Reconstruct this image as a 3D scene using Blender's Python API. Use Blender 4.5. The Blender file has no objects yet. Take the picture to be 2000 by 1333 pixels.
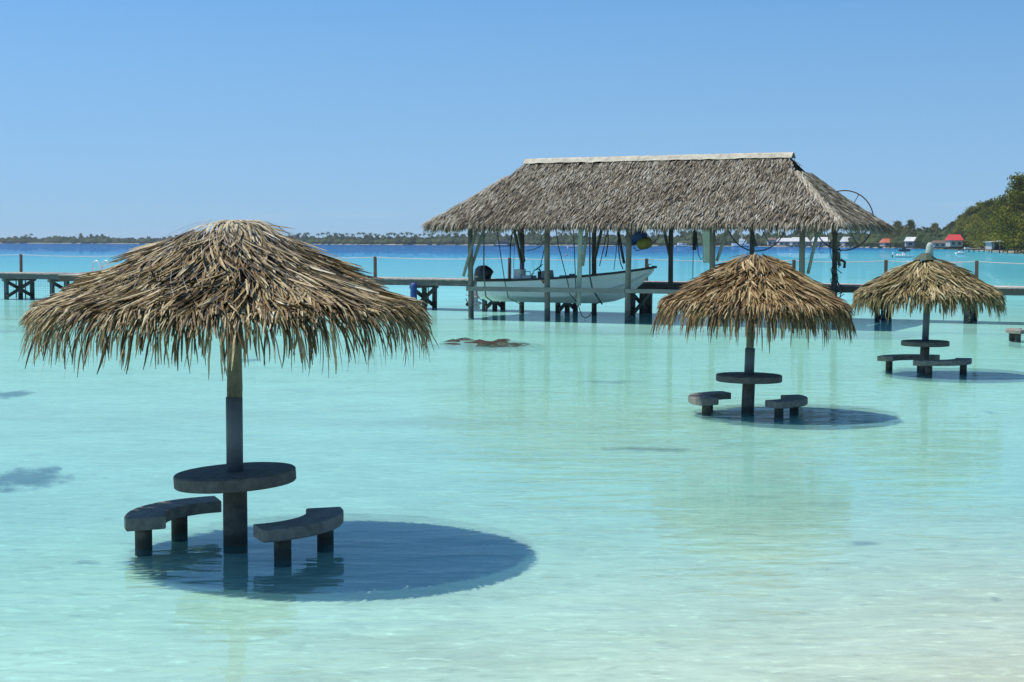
import bpy, math, random
from mathutils import Vector, Matrix, noise as mnoise

random.seed(11)
R = math.radians
scene = bpy.context.scene
col = scene.collection

# ------------------------------------------------------------------ camera
CAM_H = 2.8
F = 3000.0                      # focal length in pixels of a 2000 px wide frame
PITCH, ROLL = 3.66, 0.14
cam_data = bpy.data.cameras.new('camera')
cam_data.sensor_width = 36.0
cam_data.lens = 36.0 * F / 2000.0
cam_data.clip_start = 0.1
cam_data.clip_end = 30000.0
cam = bpy.data.objects.new('camera', cam_data)
col.objects.link(cam)
CAM_ROT = Matrix.Rotation(R(90 - PITCH), 3, 'X') @ Matrix.Rotation(R(ROLL), 3, 'Z')
cam.matrix_world = Matrix.Translation((0, 0, CAM_H)) @ CAM_ROT.to_4x4()
scene.camera = cam

# ------------------------------------------------------------------ sun, sky, exposure
TO_SUN = Vector((-0.46, 0.09, 1.0)).normalized()
SUN_EL = math.asin(TO_SUN.z)
SUN_AZ = math.atan2(TO_SUN.x, TO_SUN.y)          # clockwise from +Y
sun_data = bpy.data.lights.new('sun', 'SUN')
sun_data.energy = 5.0
sun_data.angle = R(0.5)
sun_data.color = (1.0, 0.955, 0.88)
sun = bpy.data.objects.new('sun', sun_data)
sun.rotation_euler = TO_SUN.to_track_quat('Z', 'Y').to_euler()
sun.location = (0, 0, 60)
col.objects.link(sun)

world = bpy.data.worlds.new('World')
scene.world = world
world.use_nodes = True
wn = world.node_tree
wn.nodes.clear()


def node(nt, kind, **kw):
    n = nt.nodes.new(kind)
    for k, v in kw.items():
        setattr(n, k, v)
    return n


def math_n(nt, op, a, b=None, c=None, clamp=False):
    n = nt.nodes.new('ShaderNodeMath')
    n.operation = op
    n.use_clamp = clamp
    for i, x in enumerate((a, b, c)):
        if x is None:
            continue
        if isinstance(x, (int, float)):
            n.inputs[i].default_value = x
        else:
            nt.links.new(x, n.inputs[i])
    return n.outputs[0]


def ramp_n(nt, fac, stops, interp='LINEAR'):
    n = nt.nodes.new('ShaderNodeValToRGB')
    n.color_ramp.interpolation = interp
    els = n.color_ramp.elements
    while len(els) < len(stops):
        els.new(0.5)
    for e, (p, c) in zip(els, sorted(stops, key=lambda s: s[0])):
        e.position = p
        if isinstance(c, (int, float)):
            c = (c, c, c)
        e.color = (*c, 1)
    if fac is not None:
        nt.links.new(fac, n.inputs[0])
    return n.outputs[0]


def mix_col(nt, fac, a, b, blend='MIX'):
    n = nt.nodes.new('ShaderNodeMix')
    n.data_type = 'RGBA'
    n.blend_type = blend
    for s, x in ((0, fac), (6, a), (7, b)):
        if isinstance(x, (int, float)):
            n.inputs[s].default_value = x
        elif isinstance(x, tuple):
            n.inputs[s].default_value = (*x, 1)
        else:
            nt.links.new(x, n.inputs[s])
    return n.outputs[2]


wtc = node(wn, 'ShaderNodeTexCoord')
wsep = node(wn, 'ShaderNodeSeparateXYZ')
wn.links.new(wtc.outputs['Generated'], wsep.inputs[0])
# the whole dome: the air thins quickly above the horizon, so the sky is read a little higher up
zz = math_n(wn, 'POWER', math_n(wn, 'MAXIMUM', wsep.outputs[2], 0.0005), 0.70)
zz = math_n(wn, 'ADD', math_n(wn, 'MULTIPLY', zz, 0.75), 0.15)
wcomb = node(wn, 'ShaderNodeCombineXYZ')
wn.links.new(wsep.outputs[0], wcomb.inputs[0])
wn.links.new(wsep.outputs[1], wcomb.inputs[1])
wn.links.new(zz, wcomb.inputs[2])
wnorm = node(wn, 'ShaderNodeVectorMath', operation='NORMALIZE')
wn.links.new(wcomb.outputs[0], wnorm.inputs[0])
sky = node(wn, 'ShaderNodeTexSky', sky_type='NISHITA')
sky.sun_disc = False
sky.sun_elevation = SUN_EL
sky.sun_rotation = SUN_AZ % (2 * math.pi)
sky.air_density = 1.0
sky.dust_density = 0.1
sky.ozone_density = 2.0
wn.links.new(wnorm.outputs[0], sky.inputs[0])
# thin wisps of cloud low over the horizon
cmap = node(wn, 'ShaderNodeMapping')
cmap.inputs['Scale'].default_value = (9, 9, 90)
wn.links.new(wtc.outputs['Generated'], cmap.inputs[0])
cn = node(wn, 'ShaderNodeTexNoise')
cn.inputs['Scale'].default_value = 1.0
cn.inputs['Detail'].default_value = 4
wn.links.new(cmap.outputs[0], cn.inputs['Vector'])
cf = ramp_n(wn, cn.outputs['Fac'], [(0.58, 0.0), (0.75, 1.0)])
band = ramp_n(wn, wsep.outputs[2], [(0.0, 0.0), (0.012, 1.0), (0.022, 1.0), (0.05, 0.0)])
cfac = math_n(wn, 'MULTIPLY', math_n(wn, 'MULTIPLY', cf, band), 0.16)
hs = node(wn, 'ShaderNodeHueSaturation')
hs.inputs['Saturation'].default_value = 1.24
hs.inputs['Hue'].default_value = 0.494
wn.links.new(sky.outputs[0], hs.inputs['Color'])
bg = node(wn, 'ShaderNodeBackground')
bg.inputs['Strength'].default_value = 0.15
# pale humid air low down, all round the horizon
low = ramp_n(wn, wsep.outputs[2], [(0.0, 0.85), (0.05, 0.5), (0.16, 0.06), (0.3, 0.0)])
skyc = mix_col(wn, low, hs.outputs[0], (1.95, 3.1, 4.2))
skyc = mix_col(wn, cfac, skyc, (4.2, 4.6, 5.2))
wn.links.new(skyc, bg.inputs['Color'])
wout = node(wn, 'ShaderNodeOutputWorld')
wn.links.new(bg.outputs[0], wout.inputs['Surface'])

scene.view_settings.view_transform = 'Standard'
scene.view_settings.look = 'None'
scene.view_settings.gamma = 1.0
scene.view_settings.use_curve_mapping = False
scene.view_settings.exposure = 0.15
scene.render.engine = 'CYCLES'
scene.cycles.use_denoising = True
scene.cycles.transparent_max_bounces = 16
scene.cycles.max_bounces = 8


# ------------------------------------------------------------------ geometry helpers
def ray(px, py):
    return (CAM_ROT @ Vector(((px - 1000) / F, (666.5 - py) / F, -1))).normalized()


def at(px, py, z=0.0):
    """World point where the sight line through a photo pixel meets the height z."""
    d = ray(px, py)
    t = (z - CAM_H) / d.z
    return Vector((d.x * t, d.y * t, z))


def far(px, dist, z=0.0):
    return Vector(((px - 1000) / F * dist * 0.998, dist, z))


class MB:
    def __init__(self):
        self.v, self.f, self.t = [], [], []

    def add(self, verts, faces, tone=0.5):
        o = len(self.v)
        self.v.extend([(a[0], a[1], a[2]) for a in verts])
        self.f.extend([tuple(i + o for i in fc) for fc in faces])
        self.t.extend([tone] * len(verts))

    def box(self, c, s, M=None, tone=0.5):
        c = Vector(c)
        vs = []
        for z in (-.5, .5):
            for y in (-.5, .5):
                for x in (-.5, .5):
                    p = Vector((x * s[0], y * s[1], z * s[2]))
                    if M is not None:
                        p = M @ p
                    vs.append(c + p)
        self.add(vs, [(0, 2, 3, 1), (4, 5, 7, 6), (0, 1, 5, 4), (2, 6, 7, 3), (0, 4, 6, 2), (1, 3, 7, 5)], tone)
        return self

    def bar(self, a, b, w, h, tone=0.5):
        """rectangular bar from a to b"""
        a, b = Vector(a), Vector(b)
        d = b - a
        q = d.to_track_quat('X', 'Z').to_matrix()
        self.box((a + b) / 2, (d.length, w, h), q, tone)
        return self

    def tube(self, pts, rad, n=8, tone=0.5, caps=True):
        pts = [Vector(p) for p in pts]
        if isinstance(rad, (int, float)):
            rad = [rad] * len(pts)
        vs, fs = [], []
        ref = None
        for i, p in enumerate(pts):
            d = (pts[min(i + 1, len(pts) - 1)] - pts[max(i - 1, 0)])
            if d.length < 1e-9:
                d = Vector((0, 0, 1))
            d.normalize()
            if ref is None:
                ref = Vector((1, 0, 0)) if abs(d.x) < 0.9 else Vector((0, 1, 0))
            a = (ref - d * ref.dot(d)).normalized()
            ref = a
            b = d.cross(a)
            for k in range(n):
                t = 2 * math.pi * k / n
                vs.append(p + (a * math.cos(t) + b * math.sin(t)) * rad[i])
        for i in range(len(pts) - 1):
            for k in range(n):
                k2 = (k + 1) % n
                fs.append((i * n + k, i * n + k2, (i + 1) * n + k2, (i + 1) * n + k))
        if caps:
            fs.append(tuple(range(n - 1, -1, -1)))
            fs.append(tuple((len(pts) - 1) * n + k for k in range(n)))
        self.add(vs, fs, tone)
        return self

    def lathe(self, prof, n=32, c=(0, 0, 0), wob=0.0, tone=0.5):
        vs, fs = [], []
        for (r, z) in prof:
            for k in range(n):
                t = 2 * math.pi * k / n
                rr = r * (1 + wob * mnoise.noise(Vector((math.cos(t) * 1.7, math.sin(t) * 1.7, z * 2.3))))
                vs.append((c[0] + rr * math.cos(t), c[1] + rr * math.sin(t), c[2] + z))
        for i in range(len(prof) - 1):
            for k in range(n):
                k2 = (k + 1) % n
                fs.append((i * n + k, i * n + k2, (i + 1) * n + k2, (i + 1) * n + k))
        fs.append(tuple(range(n - 1, -1, -1)))
        fs.append(tuple((len(prof) - 1) * n + k for k in range(n)))
        self.add(vs, fs, tone)
        return self

    def strip(self, pts, side, width, tone, fold=0.35, up=None):
        """a folded, tapering leaf blade along pts"""
        n = len(pts)
        vs, fs = [], []
        for i, p in enumerate(pts):
            t = i / (n - 1)
            w = width * 0.5 * (0.75 + 0.5 * t if t < 0.5 else 1.0 - 0.80 * (t - 0.5) * 2 * (t - 0.5) * 2 * 0.9)
            d = pts[min(i + 1, n - 1)] - pts[max(i - 1, 0)]
            nn = side.cross(d)
            if nn.length > 1e-9:
                nn.normalize()
            if nn.z < 0 and (up is None):
                nn = -nn
            vs += [p - side * w, p + nn * (w * fold), p + side * w]
        for i in range(n - 1):
            a = i * 3
            fs += [(a, a + 1, a + 4, a + 3), (a + 1, a + 2, a + 5, a + 4)]
        self.add(vs, fs, tone)

    def build(self, name, mat, parent=None, smooth=False, bevel=0.0, kind=None, link=True):
        me = bpy.data.meshes.new(name)
        me.from_pydata(self.v, [], self.f)
        if smooth:
            me.polygons.foreach_set('use_smooth', [True] * len(me.polygons))
        at_ = me.attributes.new('tone', 'FLOAT', 'POINT')
        at_.data.foreach_set('value', self.t)
        me.materials.append(mat)
        me.update()
        o = bpy.data.objects.new(name, me)
        if link:
            col.objects.link(o)
        if parent is not None:
            o.parent = parent
        if bevel:
            m = o.modifiers.new('edge', 'BEVEL')
            m.width = bevel
            m.segments = 2
            m.limit_method = 'ANGLE'
        if smooth and bevel == 0:
            pass
        if kind:
            o['kind'] = kind
        return o


def tag(o, label, cat, group=None):
    o['label'] = label
    o['category'] = cat
    if group:
        o['group'] = group
    return o


def thing(name, label, cat, loc=(0, 0, 0), rz=0.0, group=None):
    o = bpy.data.objects.new(name, None)
    o.empty_display_size = 0.3
    o.location = loc
    o.rotation_euler = (0, 0, rz)
    col.objects.link(o)
    return tag(o, label, cat, group)


def copy_tree(o, parent=None):
    c = o.copy()
    col.objects.link(c)
    if parent is not None:
        c.parent = parent
    for ch in list(o.children):
        copy_tree(ch, c)
    return c


def catenary(a, b, sag, n=10):
    a, b = Vector(a), Vector(b)
    return [a.lerp(b, i / n) - Vector((0, 0, sag * 4 * (i / n) * (1 - i / n))) for i in range(n + 1)]


# ------------------------------------------------------------------ materials
def base_mat(name):
    m = bpy.data.materials.new(name)
    m.use_nodes = True
    nt = m.node_tree
    nt.nodes.clear()
    out = node(nt, 'ShaderNodeOutputMaterial')
    return m, nt, out


def pmat(name, c1, c2=None, rough=0.7, scale=6.0, stretch=(1, 1, 1), bump=0.0, metal=0.0, spec=0.4,
         stain=None, detail=5, tone_amt=0.0):
    """Principled with noise between two colours; stain = (z below which a growth line darkens, colour)."""
    m, nt, out = base_mat(name)
    b = node(nt, 'ShaderNodeBsdfPrincipled')
    b.inputs['Roughness'].default_value = rough
    b.inputs['Metallic'].default_value = metal
    b.inputs['Specular IOR Level'].default_value = spec
    c2 = c2 or tuple(x * 0.75 for x in c1)
    tc = node(nt, 'ShaderNodeTexCoord')
    mp = node(nt, 'ShaderNodeMapping')
    mp.inputs['Scale'].default_value = stretch
    nt.links.new(tc.outputs['Object'], mp.inputs[0])
    n1 = node(nt, 'ShaderNodeTexNoise')
    n1.inputs['Scale'].default_value = scale
    n1.inputs['Detail'].default_value = detail
    n1.inputs['Roughness'].default_value = 0.65
    nt.links.new(mp.outputs[0], n1.inputs['Vector'])
    f = ramp_n(nt, n1.outputs['Fac'], [(0.32, 0.0), (0.68, 1.0)])
    c = mix_col(nt, f, c1, c2)
    if tone_amt:
        a = node(nt, 'ShaderNodeAttribute', attribute_name='tone')
        k = math_n(nt, 'ADD', math_n(nt, 'MULTIPLY', a.outputs['Fac'], 2 * tone_amt), 1 - tone_amt)
        c = mix_col(nt, 1.0, c, k, 'MULTIPLY')
    if stain:
        g = node(nt, 'ShaderNodeNewGeometry')
        sp = node(nt, 'ShaderNodeSeparateXYZ')
        nt.links.new(g.outputs['Position'], sp.inputs[0])
        z = math_n(nt, 'ADD', sp.outputs[2], math_n(nt, 'MULTIPLY', n1.outputs['Fac'], -0.10))
        k = math_n(nt, 'MULTIPLY', math_n(nt, 'SUBTRACT', stain[0], z), 14.0, clamp=True)
        c = mix_col(nt, k, c, stain[1])
    nt.links.new(c, b.inputs['Base Color'])
    if bump:
        bp = node(nt, 'ShaderNodeBump')
        bp.inputs['Strength'].default_value = 1.0
        bp.inputs['Distance'].default_value = bump
        nt.links.new(n1.outputs['Fac'], bp.inputs['Height'])
        nt.links.new(bp.outputs[0], b.inputs['Normal'])
    nt.links.new(b.outputs[0], out.inputs[0])
    return m


def thatch_mat(name, stops, rough=0.55, streak=30.0, trans=0.10):
    m, nt, out = base_mat(name)
    b = node(nt, 'ShaderNodeBsdfPrincipled')
    b.inputs['Roughness'].default_value = rough
    b.inputs['Specular IOR Level'].default_value = 0.35
    a = node(nt, 'ShaderNodeAttribute', attribute_name='tone')
    tc = node(nt, 'ShaderNodeTexCoord')
    n1 = node(nt, 'ShaderNodeTexNoise')
    n1.inputs['Scale'].default_value = streak
    n1.inputs['Detail'].default_value = 3
    nt.links.new(tc.outputs['Object'], n1.inputs['Vector'])
    t = math_n(nt, 'ADD', a.outputs['Fac'], math_n(nt, 'MULTIPLY', math_n(nt, 'SUBTRACT', n1.outputs['Fac'], 0.5), 0.5))
    c = ramp_n(nt, t, stops)
    nt.links.new(c, b.inputs['Base Color'])
    tr = node(nt, 'ShaderNodeBsdfTranslucent')
    nt.links.new(c, tr.inputs['Color'])
    mx = node(nt, 'ShaderNodeMixShader')
    mx.inputs[0].default_value = trans
    nt.links.new(b.outputs[0], mx.inputs[1])
    nt.links.new(tr.outputs[0], mx.inputs[2])
    nt.links.new(mx.outputs[0], out.inputs[0])
    return m


M_THATCH_NEAR = thatch_mat('thatch_straw', [(0.0, (.022, .014, .007)), (0.28, (.10, .06, .02)), (0.52, (.235, .162, .064)),
 (0.76, (.45, .36, .19)), (1.0, (.68, .60, .43))])
M_THATCH_WARM = thatch_mat('thatch_brown', [(0.0, (.022, .012, .005)), (0.28, (.12, .064, .02)), (0.52, (.25, .155, .055)),
 (0.76, (.41, .295, .13)), (1.0, (.58, .48, .29))])
M_THATCH_OLIVE = thatch_mat('thatch_olive', [(0.0, (.025, .019, .008)), (0.28, (.12, .085, .03)), (0.52, (.25, .19, .072)),
 (0.76, (.39, .315, .145)), (1.0, (.54, .47, .29))])
M_THATCH_GREY = thatch_mat('thatch_grey', [(0.0, (.022, .017, .011)), (0.28, (.11, .082, .045)), (0.52, (.235, .195, .13)),
 (0.76, (.365, .325, .24)), (1.0, (.53, .495, .41))], streak=12)
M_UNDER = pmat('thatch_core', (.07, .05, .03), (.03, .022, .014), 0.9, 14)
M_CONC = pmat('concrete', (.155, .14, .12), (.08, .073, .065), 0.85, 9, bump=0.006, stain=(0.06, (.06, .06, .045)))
M_SEAT = pmat('sunlit_concrete', (.28, .25, .205), (.15, .135, .115), 0.85, 9, bump=0.006)  # bench concrete paler than the tables, sun on the seats put into its colour
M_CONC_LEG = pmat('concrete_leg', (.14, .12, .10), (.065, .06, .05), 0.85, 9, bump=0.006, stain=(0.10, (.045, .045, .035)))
M_PIPE = pmat('pipe_grey', (.13, .15, .17), (.10, .115, .13), 0.65, 4)
M_TRUNK = pmat('trunk_wood', (.25, .24, .155), (.05, .042, .03), 0.8, 7, (1, 1, .35), bump=0.01)
M_POSTW = pmat('weathered_post', (.26, .225, .18), (.155, .135, .11), 0.8, 7, (1, 1, .3), bump=0.008, stain=(0.42, (.10, .105, .09)))
M_POSTD = pmat('dark_post', (.15, .14, .12), (.08, .075, .065), 0.85, 7, (1, 1, .3), bump=0.01, stain=(0.30, (.05, .05, .045)))
M_RAIL = pmat('rail_wood', (.30, .285, .24), (.21, .20, .17), 0.8, 7, (.3, 1, 1), bump=0.004)
M_PLANK = pmat('deck_plank', (.50, .44, .38), (.36, .31, .27), 0.8, 5, (1, .2, 1), bump=0.004, tone_amt=.25)
M_BEAM = pmat('deck_beam', (.17, .155, .135), (.10, .092, .08), 0.85, 5, (.2, 1, 1), bump=0.004)
M_BEAMB = pmat('brown_beam', (.16, .11, .075), (.10, .07, .05), 0.85, 5, (.2, 1, 1))
M_PILE = pmat('pile_wood', (.14, .14, .135), (.085, .085, .085), 0.85, 7, (1, 1, .3), bump=0.008, stain=(0.3, (.04, .042, .04)))
M_BRACE = pmat('brace_wood', (.13, .12, .11), (.08, .075, .07), 0.85, 7)
M_RAILPOST = pmat('rail_post_wood', (.16, .105, .075), (.10, .07, .055), 0.85, 7, (1, 1, .3))
M_HULL = pmat('white_hull', (.88, .89, .84), (.84, .85, .80), 0.35, 2.0)
M_GUNW = pmat('dark_gunwale', (.022, .022, .025), (.03, .03, .032), 0.5, 5)
M_BLACK = pmat('black_plastic', (.015, .016, .02), (.02, .02, .025), 0.35, 5)
M_GREYP = pmat('grey_plastic', (.30, .31, .33), (.24, .25, .27), 0.5, 5)
M_WHITEP = pmat('white_plastic', (.78, .78, .76), (.70, .70, .68), 0.45, 4)
M_RUST = pmat('rust', (.30, .12, .04), (.45, .22, .08), 0.9, 20)
M_PURPLE = pmat('purple_plastic', (.09, .03, .22), (.11, .04, .25), 0.4, 5)
M_ROPE = pmat('dark_rope', (.025, .027, .03), (.05, .05, .05), 0.9, 30)
M_ROPEG = pmat('grey_strap', (.16, .20, .20), (.11, .14, .14), 0.8, 20)
M_ROPEW = pmat('pale_rope', (.66, .66, .62), (.5, .5, .48), 0.8, 20)
M_CHROME = pmat('steel_tube', (.72, .73, .74), (.6, .61, .62), 0.35, 5, metal=0.5)
M_IRON = pmat('dark_iron', (.05, .04, .035), (.11, .06, .035), 0.75, 14)
M_WIRE = pmat('wire', (.32, .33, .33), (.22, .21, .2), 0.5, 20, metal=0.4)
M_CAP = pmat('ridge_sheet', (.50, .46, .36), (.28, .25, .19), 0.8, 4.5)
M_BLUE = pmat('blue_plastic', (.02, .055, .20), (.03, .07, .24), 0.5, 4)
M_YELLOW = pmat('yellow_plastic', (.30, .27, .06), (.22, .20, .05), 0.6, 6)
M_SHEET = pmat('pale_sheet', (.62, .66, .56), (.50, .55, .44), 0.7, 3)
M_GREENPAINT = pmat('green_paint', (.03, .05, .025), (.06, .085, .05), 0.7, 10)
M_FINIAL = pmat('pale_finial', (.42, .47, .42), (.33, .37, .32), 0.75, 9, bump=0.005)
def weed_mat(name, c1, c2, k):
    """sparse growth: thins out towards a ragged edge"""
    m, nt, out = base_mat(name)
    d = node(nt, 'ShaderNodeBsdfDiffuse')
    tr = node(nt, 'ShaderNodeBsdfTransparent')
    g = node(nt, 'ShaderNodeNewGeometry')
    n1 = node(nt, 'ShaderNodeTexNoise')
    n1.inputs['Scale'].default_value = 2.2
    n1.inputs['Detail'].default_value = 6
    n1.inputs['Roughness'].default_value = 0.7
    nt.links.new(g.outputs['Position'], n1.inputs['Vector'])
    c = mix_col(nt, n1.outputs['Fac'], c1, c2)
    nt.links.new(c, d.inputs['Color'])
    a = node(nt, 'ShaderNodeAttribute', attribute_name='tone')
    t = math_n(nt, 'ADD', a.outputs['Fac'], math_n(nt, 'MULTIPLY', math_n(nt, 'SUBTRACT', n1.outputs['Fac'], 0.5), 3.0))
    al = math_n(nt, 'MULTIPLY', math_n(nt, 'SUBTRACT', t, 0.12), 1.8, clamp=True)
    al = math_n(nt, 'MULTIPLY', al, k)
    mx = node(nt, 'ShaderNodeMixShader')
    nt.links.new(al, mx.inputs[0])
    nt.links.new(tr.outputs[0], mx.inputs[1])
    nt.links.new(d.outputs[0], mx.inputs[2])
    nt.links.new(mx.outputs[0], out.inputs[0])
    return m


M_REEF = weed_mat('reef_growth', (.085, .062, .045), (.03, .024, .022), .95)
M_WEED = weed_mat('weed', (.09, .085, .10), (.03, .032, .045), .92)
M_FAINT = weed_mat('thin_weed', (.12, .12, .12), (.05, .055, .06), .42)
M_SAND = None


# ------------------------------------------------------------------ water and seabed
def seabed_z(x, y):
    d = 0.075
    if y < 16:
        d -= 0.03 * max(0.0, min(1.0, (x + 1.0) / 5.0)) * max(0, min(1, (16 - y) / 7))
    if y > 40:
        d += (y - 40) * 0.022
    d += 0.04 * mnoise.noise(Vector((x * 0.15, y * 0.12, 3.1))) + 0.015 * mnoise.noise(Vector((x * 0.6, y * 0.5, 8.1)))
    return -max(0.05, d)


def build_sand():
    m, nt, out = base_mat('sand')
    b = node(nt, 'ShaderNodeBsdfPrincipled')
    b.inputs['Roughness'].default_value = 0.9
    b.inputs['Specular IOR Level'].default_value = 0.1
    g = node(nt, 'ShaderNodeNewGeometry')
    mp = node(nt, 'ShaderNodeMapping')
    mp.inputs['Scale'].default_value = (0.55, 1.0, 1)
    nt.links.new(g.outputs['Position'], mp.inputs[0])
    n1 = node(nt, 'ShaderNodeTexNoise')
    n1.inputs['Scale'].default_value = 0.8
    n1.inputs['Detail'].default_value = 6
    n1.inputs['Roughness'].default_value = 0.62
    nt.links.new(mp.outputs[0], n1.inputs['Vector'])
    c = ramp_n(nt, n1.outputs['Fac'], [(0.25, (.48, .425, .32)), (0.45, (.575, .525, .41)), (0.7, (.64, .59, .47))])
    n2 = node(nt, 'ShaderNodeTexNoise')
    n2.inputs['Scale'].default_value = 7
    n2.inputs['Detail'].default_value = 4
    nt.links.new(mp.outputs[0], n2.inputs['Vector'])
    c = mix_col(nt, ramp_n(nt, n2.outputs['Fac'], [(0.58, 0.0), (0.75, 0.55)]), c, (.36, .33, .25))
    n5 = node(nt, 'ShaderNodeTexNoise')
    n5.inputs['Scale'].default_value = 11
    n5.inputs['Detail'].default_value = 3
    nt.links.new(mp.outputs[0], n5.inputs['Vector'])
    c = mix_col(nt, ramp_n(nt, n5.outputs['Fac'], [(0.60, 0.0), (0.74, 0.8)]), c, (.78, .74, .58))  # pale and dark grit specks, also painted to stand in for sun caustics
    n3 = node(nt, 'ShaderNodeTexNoise')
    n3.inputs['Scale'].default_value = 4.5
    n3.inputs['Detail'].default_value = 4
    n3.inputs['Distortion'].default_value = 0.8
    mp3 = node(nt, 'ShaderNodeMapping')
    mp3.inputs['Scale'].default_value = (0.6, 1.9, 1)
    mp3.inputs['Rotation'].default_value = (0, 0, R(8))
    nt.links.new(g.outputs['Position'], mp3.inputs[0])
    nt.links.new(mp3.outputs[0], n3.inputs['Vector'])
    c = mix_col(nt, 1.0, c, ramp_n(nt, n3.outputs['Fac'], [(0.3, .86), (0.45, .98), (0.58, 1.02), (0.70, 1.16)]), 'MULTIPLY')  # streaks in the sand colour imitate caustic light on the bottom
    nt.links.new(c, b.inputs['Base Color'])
    bp = node(nt, 'ShaderNodeBump')
    bp.inputs['Distance'].default_value = 0.05
    mp4 = node(nt, 'ShaderNodeMapping')
    mp4.inputs['Scale'].default_value = (0.7, 3.2, 1)
    mp4.inputs['Rotation'].default_value = (0, 0, R(18))
    nt.links.new(g.outputs['Position'], mp4.inputs[0])
    n4 = node(nt, 'ShaderNodeTexNoise')
    n4.inputs['Scale'].default_value = 2.2
    n4.inputs['Detail'].default_value = 3
    n4.inputs['Distortion'].default_value = 1.2
    nt.links.new(mp4.outputs[0], n4.inputs['Vector'])
    nt.links.new(math_n(nt, 'ADD', math_n(nt, 'MULTIPLY', n1.outputs['Fac'], .4), n4.outputs['Fac']), bp.inputs['Height'])
    nt.links.new(bp.outputs[0], b.inputs['Normal'])
    nt.links.new(b.outputs[0], out.inputs[0])
    return m


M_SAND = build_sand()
mb = MB()
NX, NY = 150, 150
x0, x1, y0, y1 = -60.0, 60.0, -12.0, 140.0
vs, fs = [], []
for j in range(NY + 1):
    for i in range(NX + 1):
        x = x0 + (x1 - x0) * i / NX
        y = y0 + (y1 - y0) * j / NY
        vs.append((x, y, seabed_z(x, y)))
for j in range(NY):
    for i in range(NX):
        a = j * (NX + 1) + i
        fs.append((a, a + 1, a + NX + 2, a + NX + 1))
mb.add(vs, fs)
mb.build('seabed', M_SAND, smooth=True, kind='structure')


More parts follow.
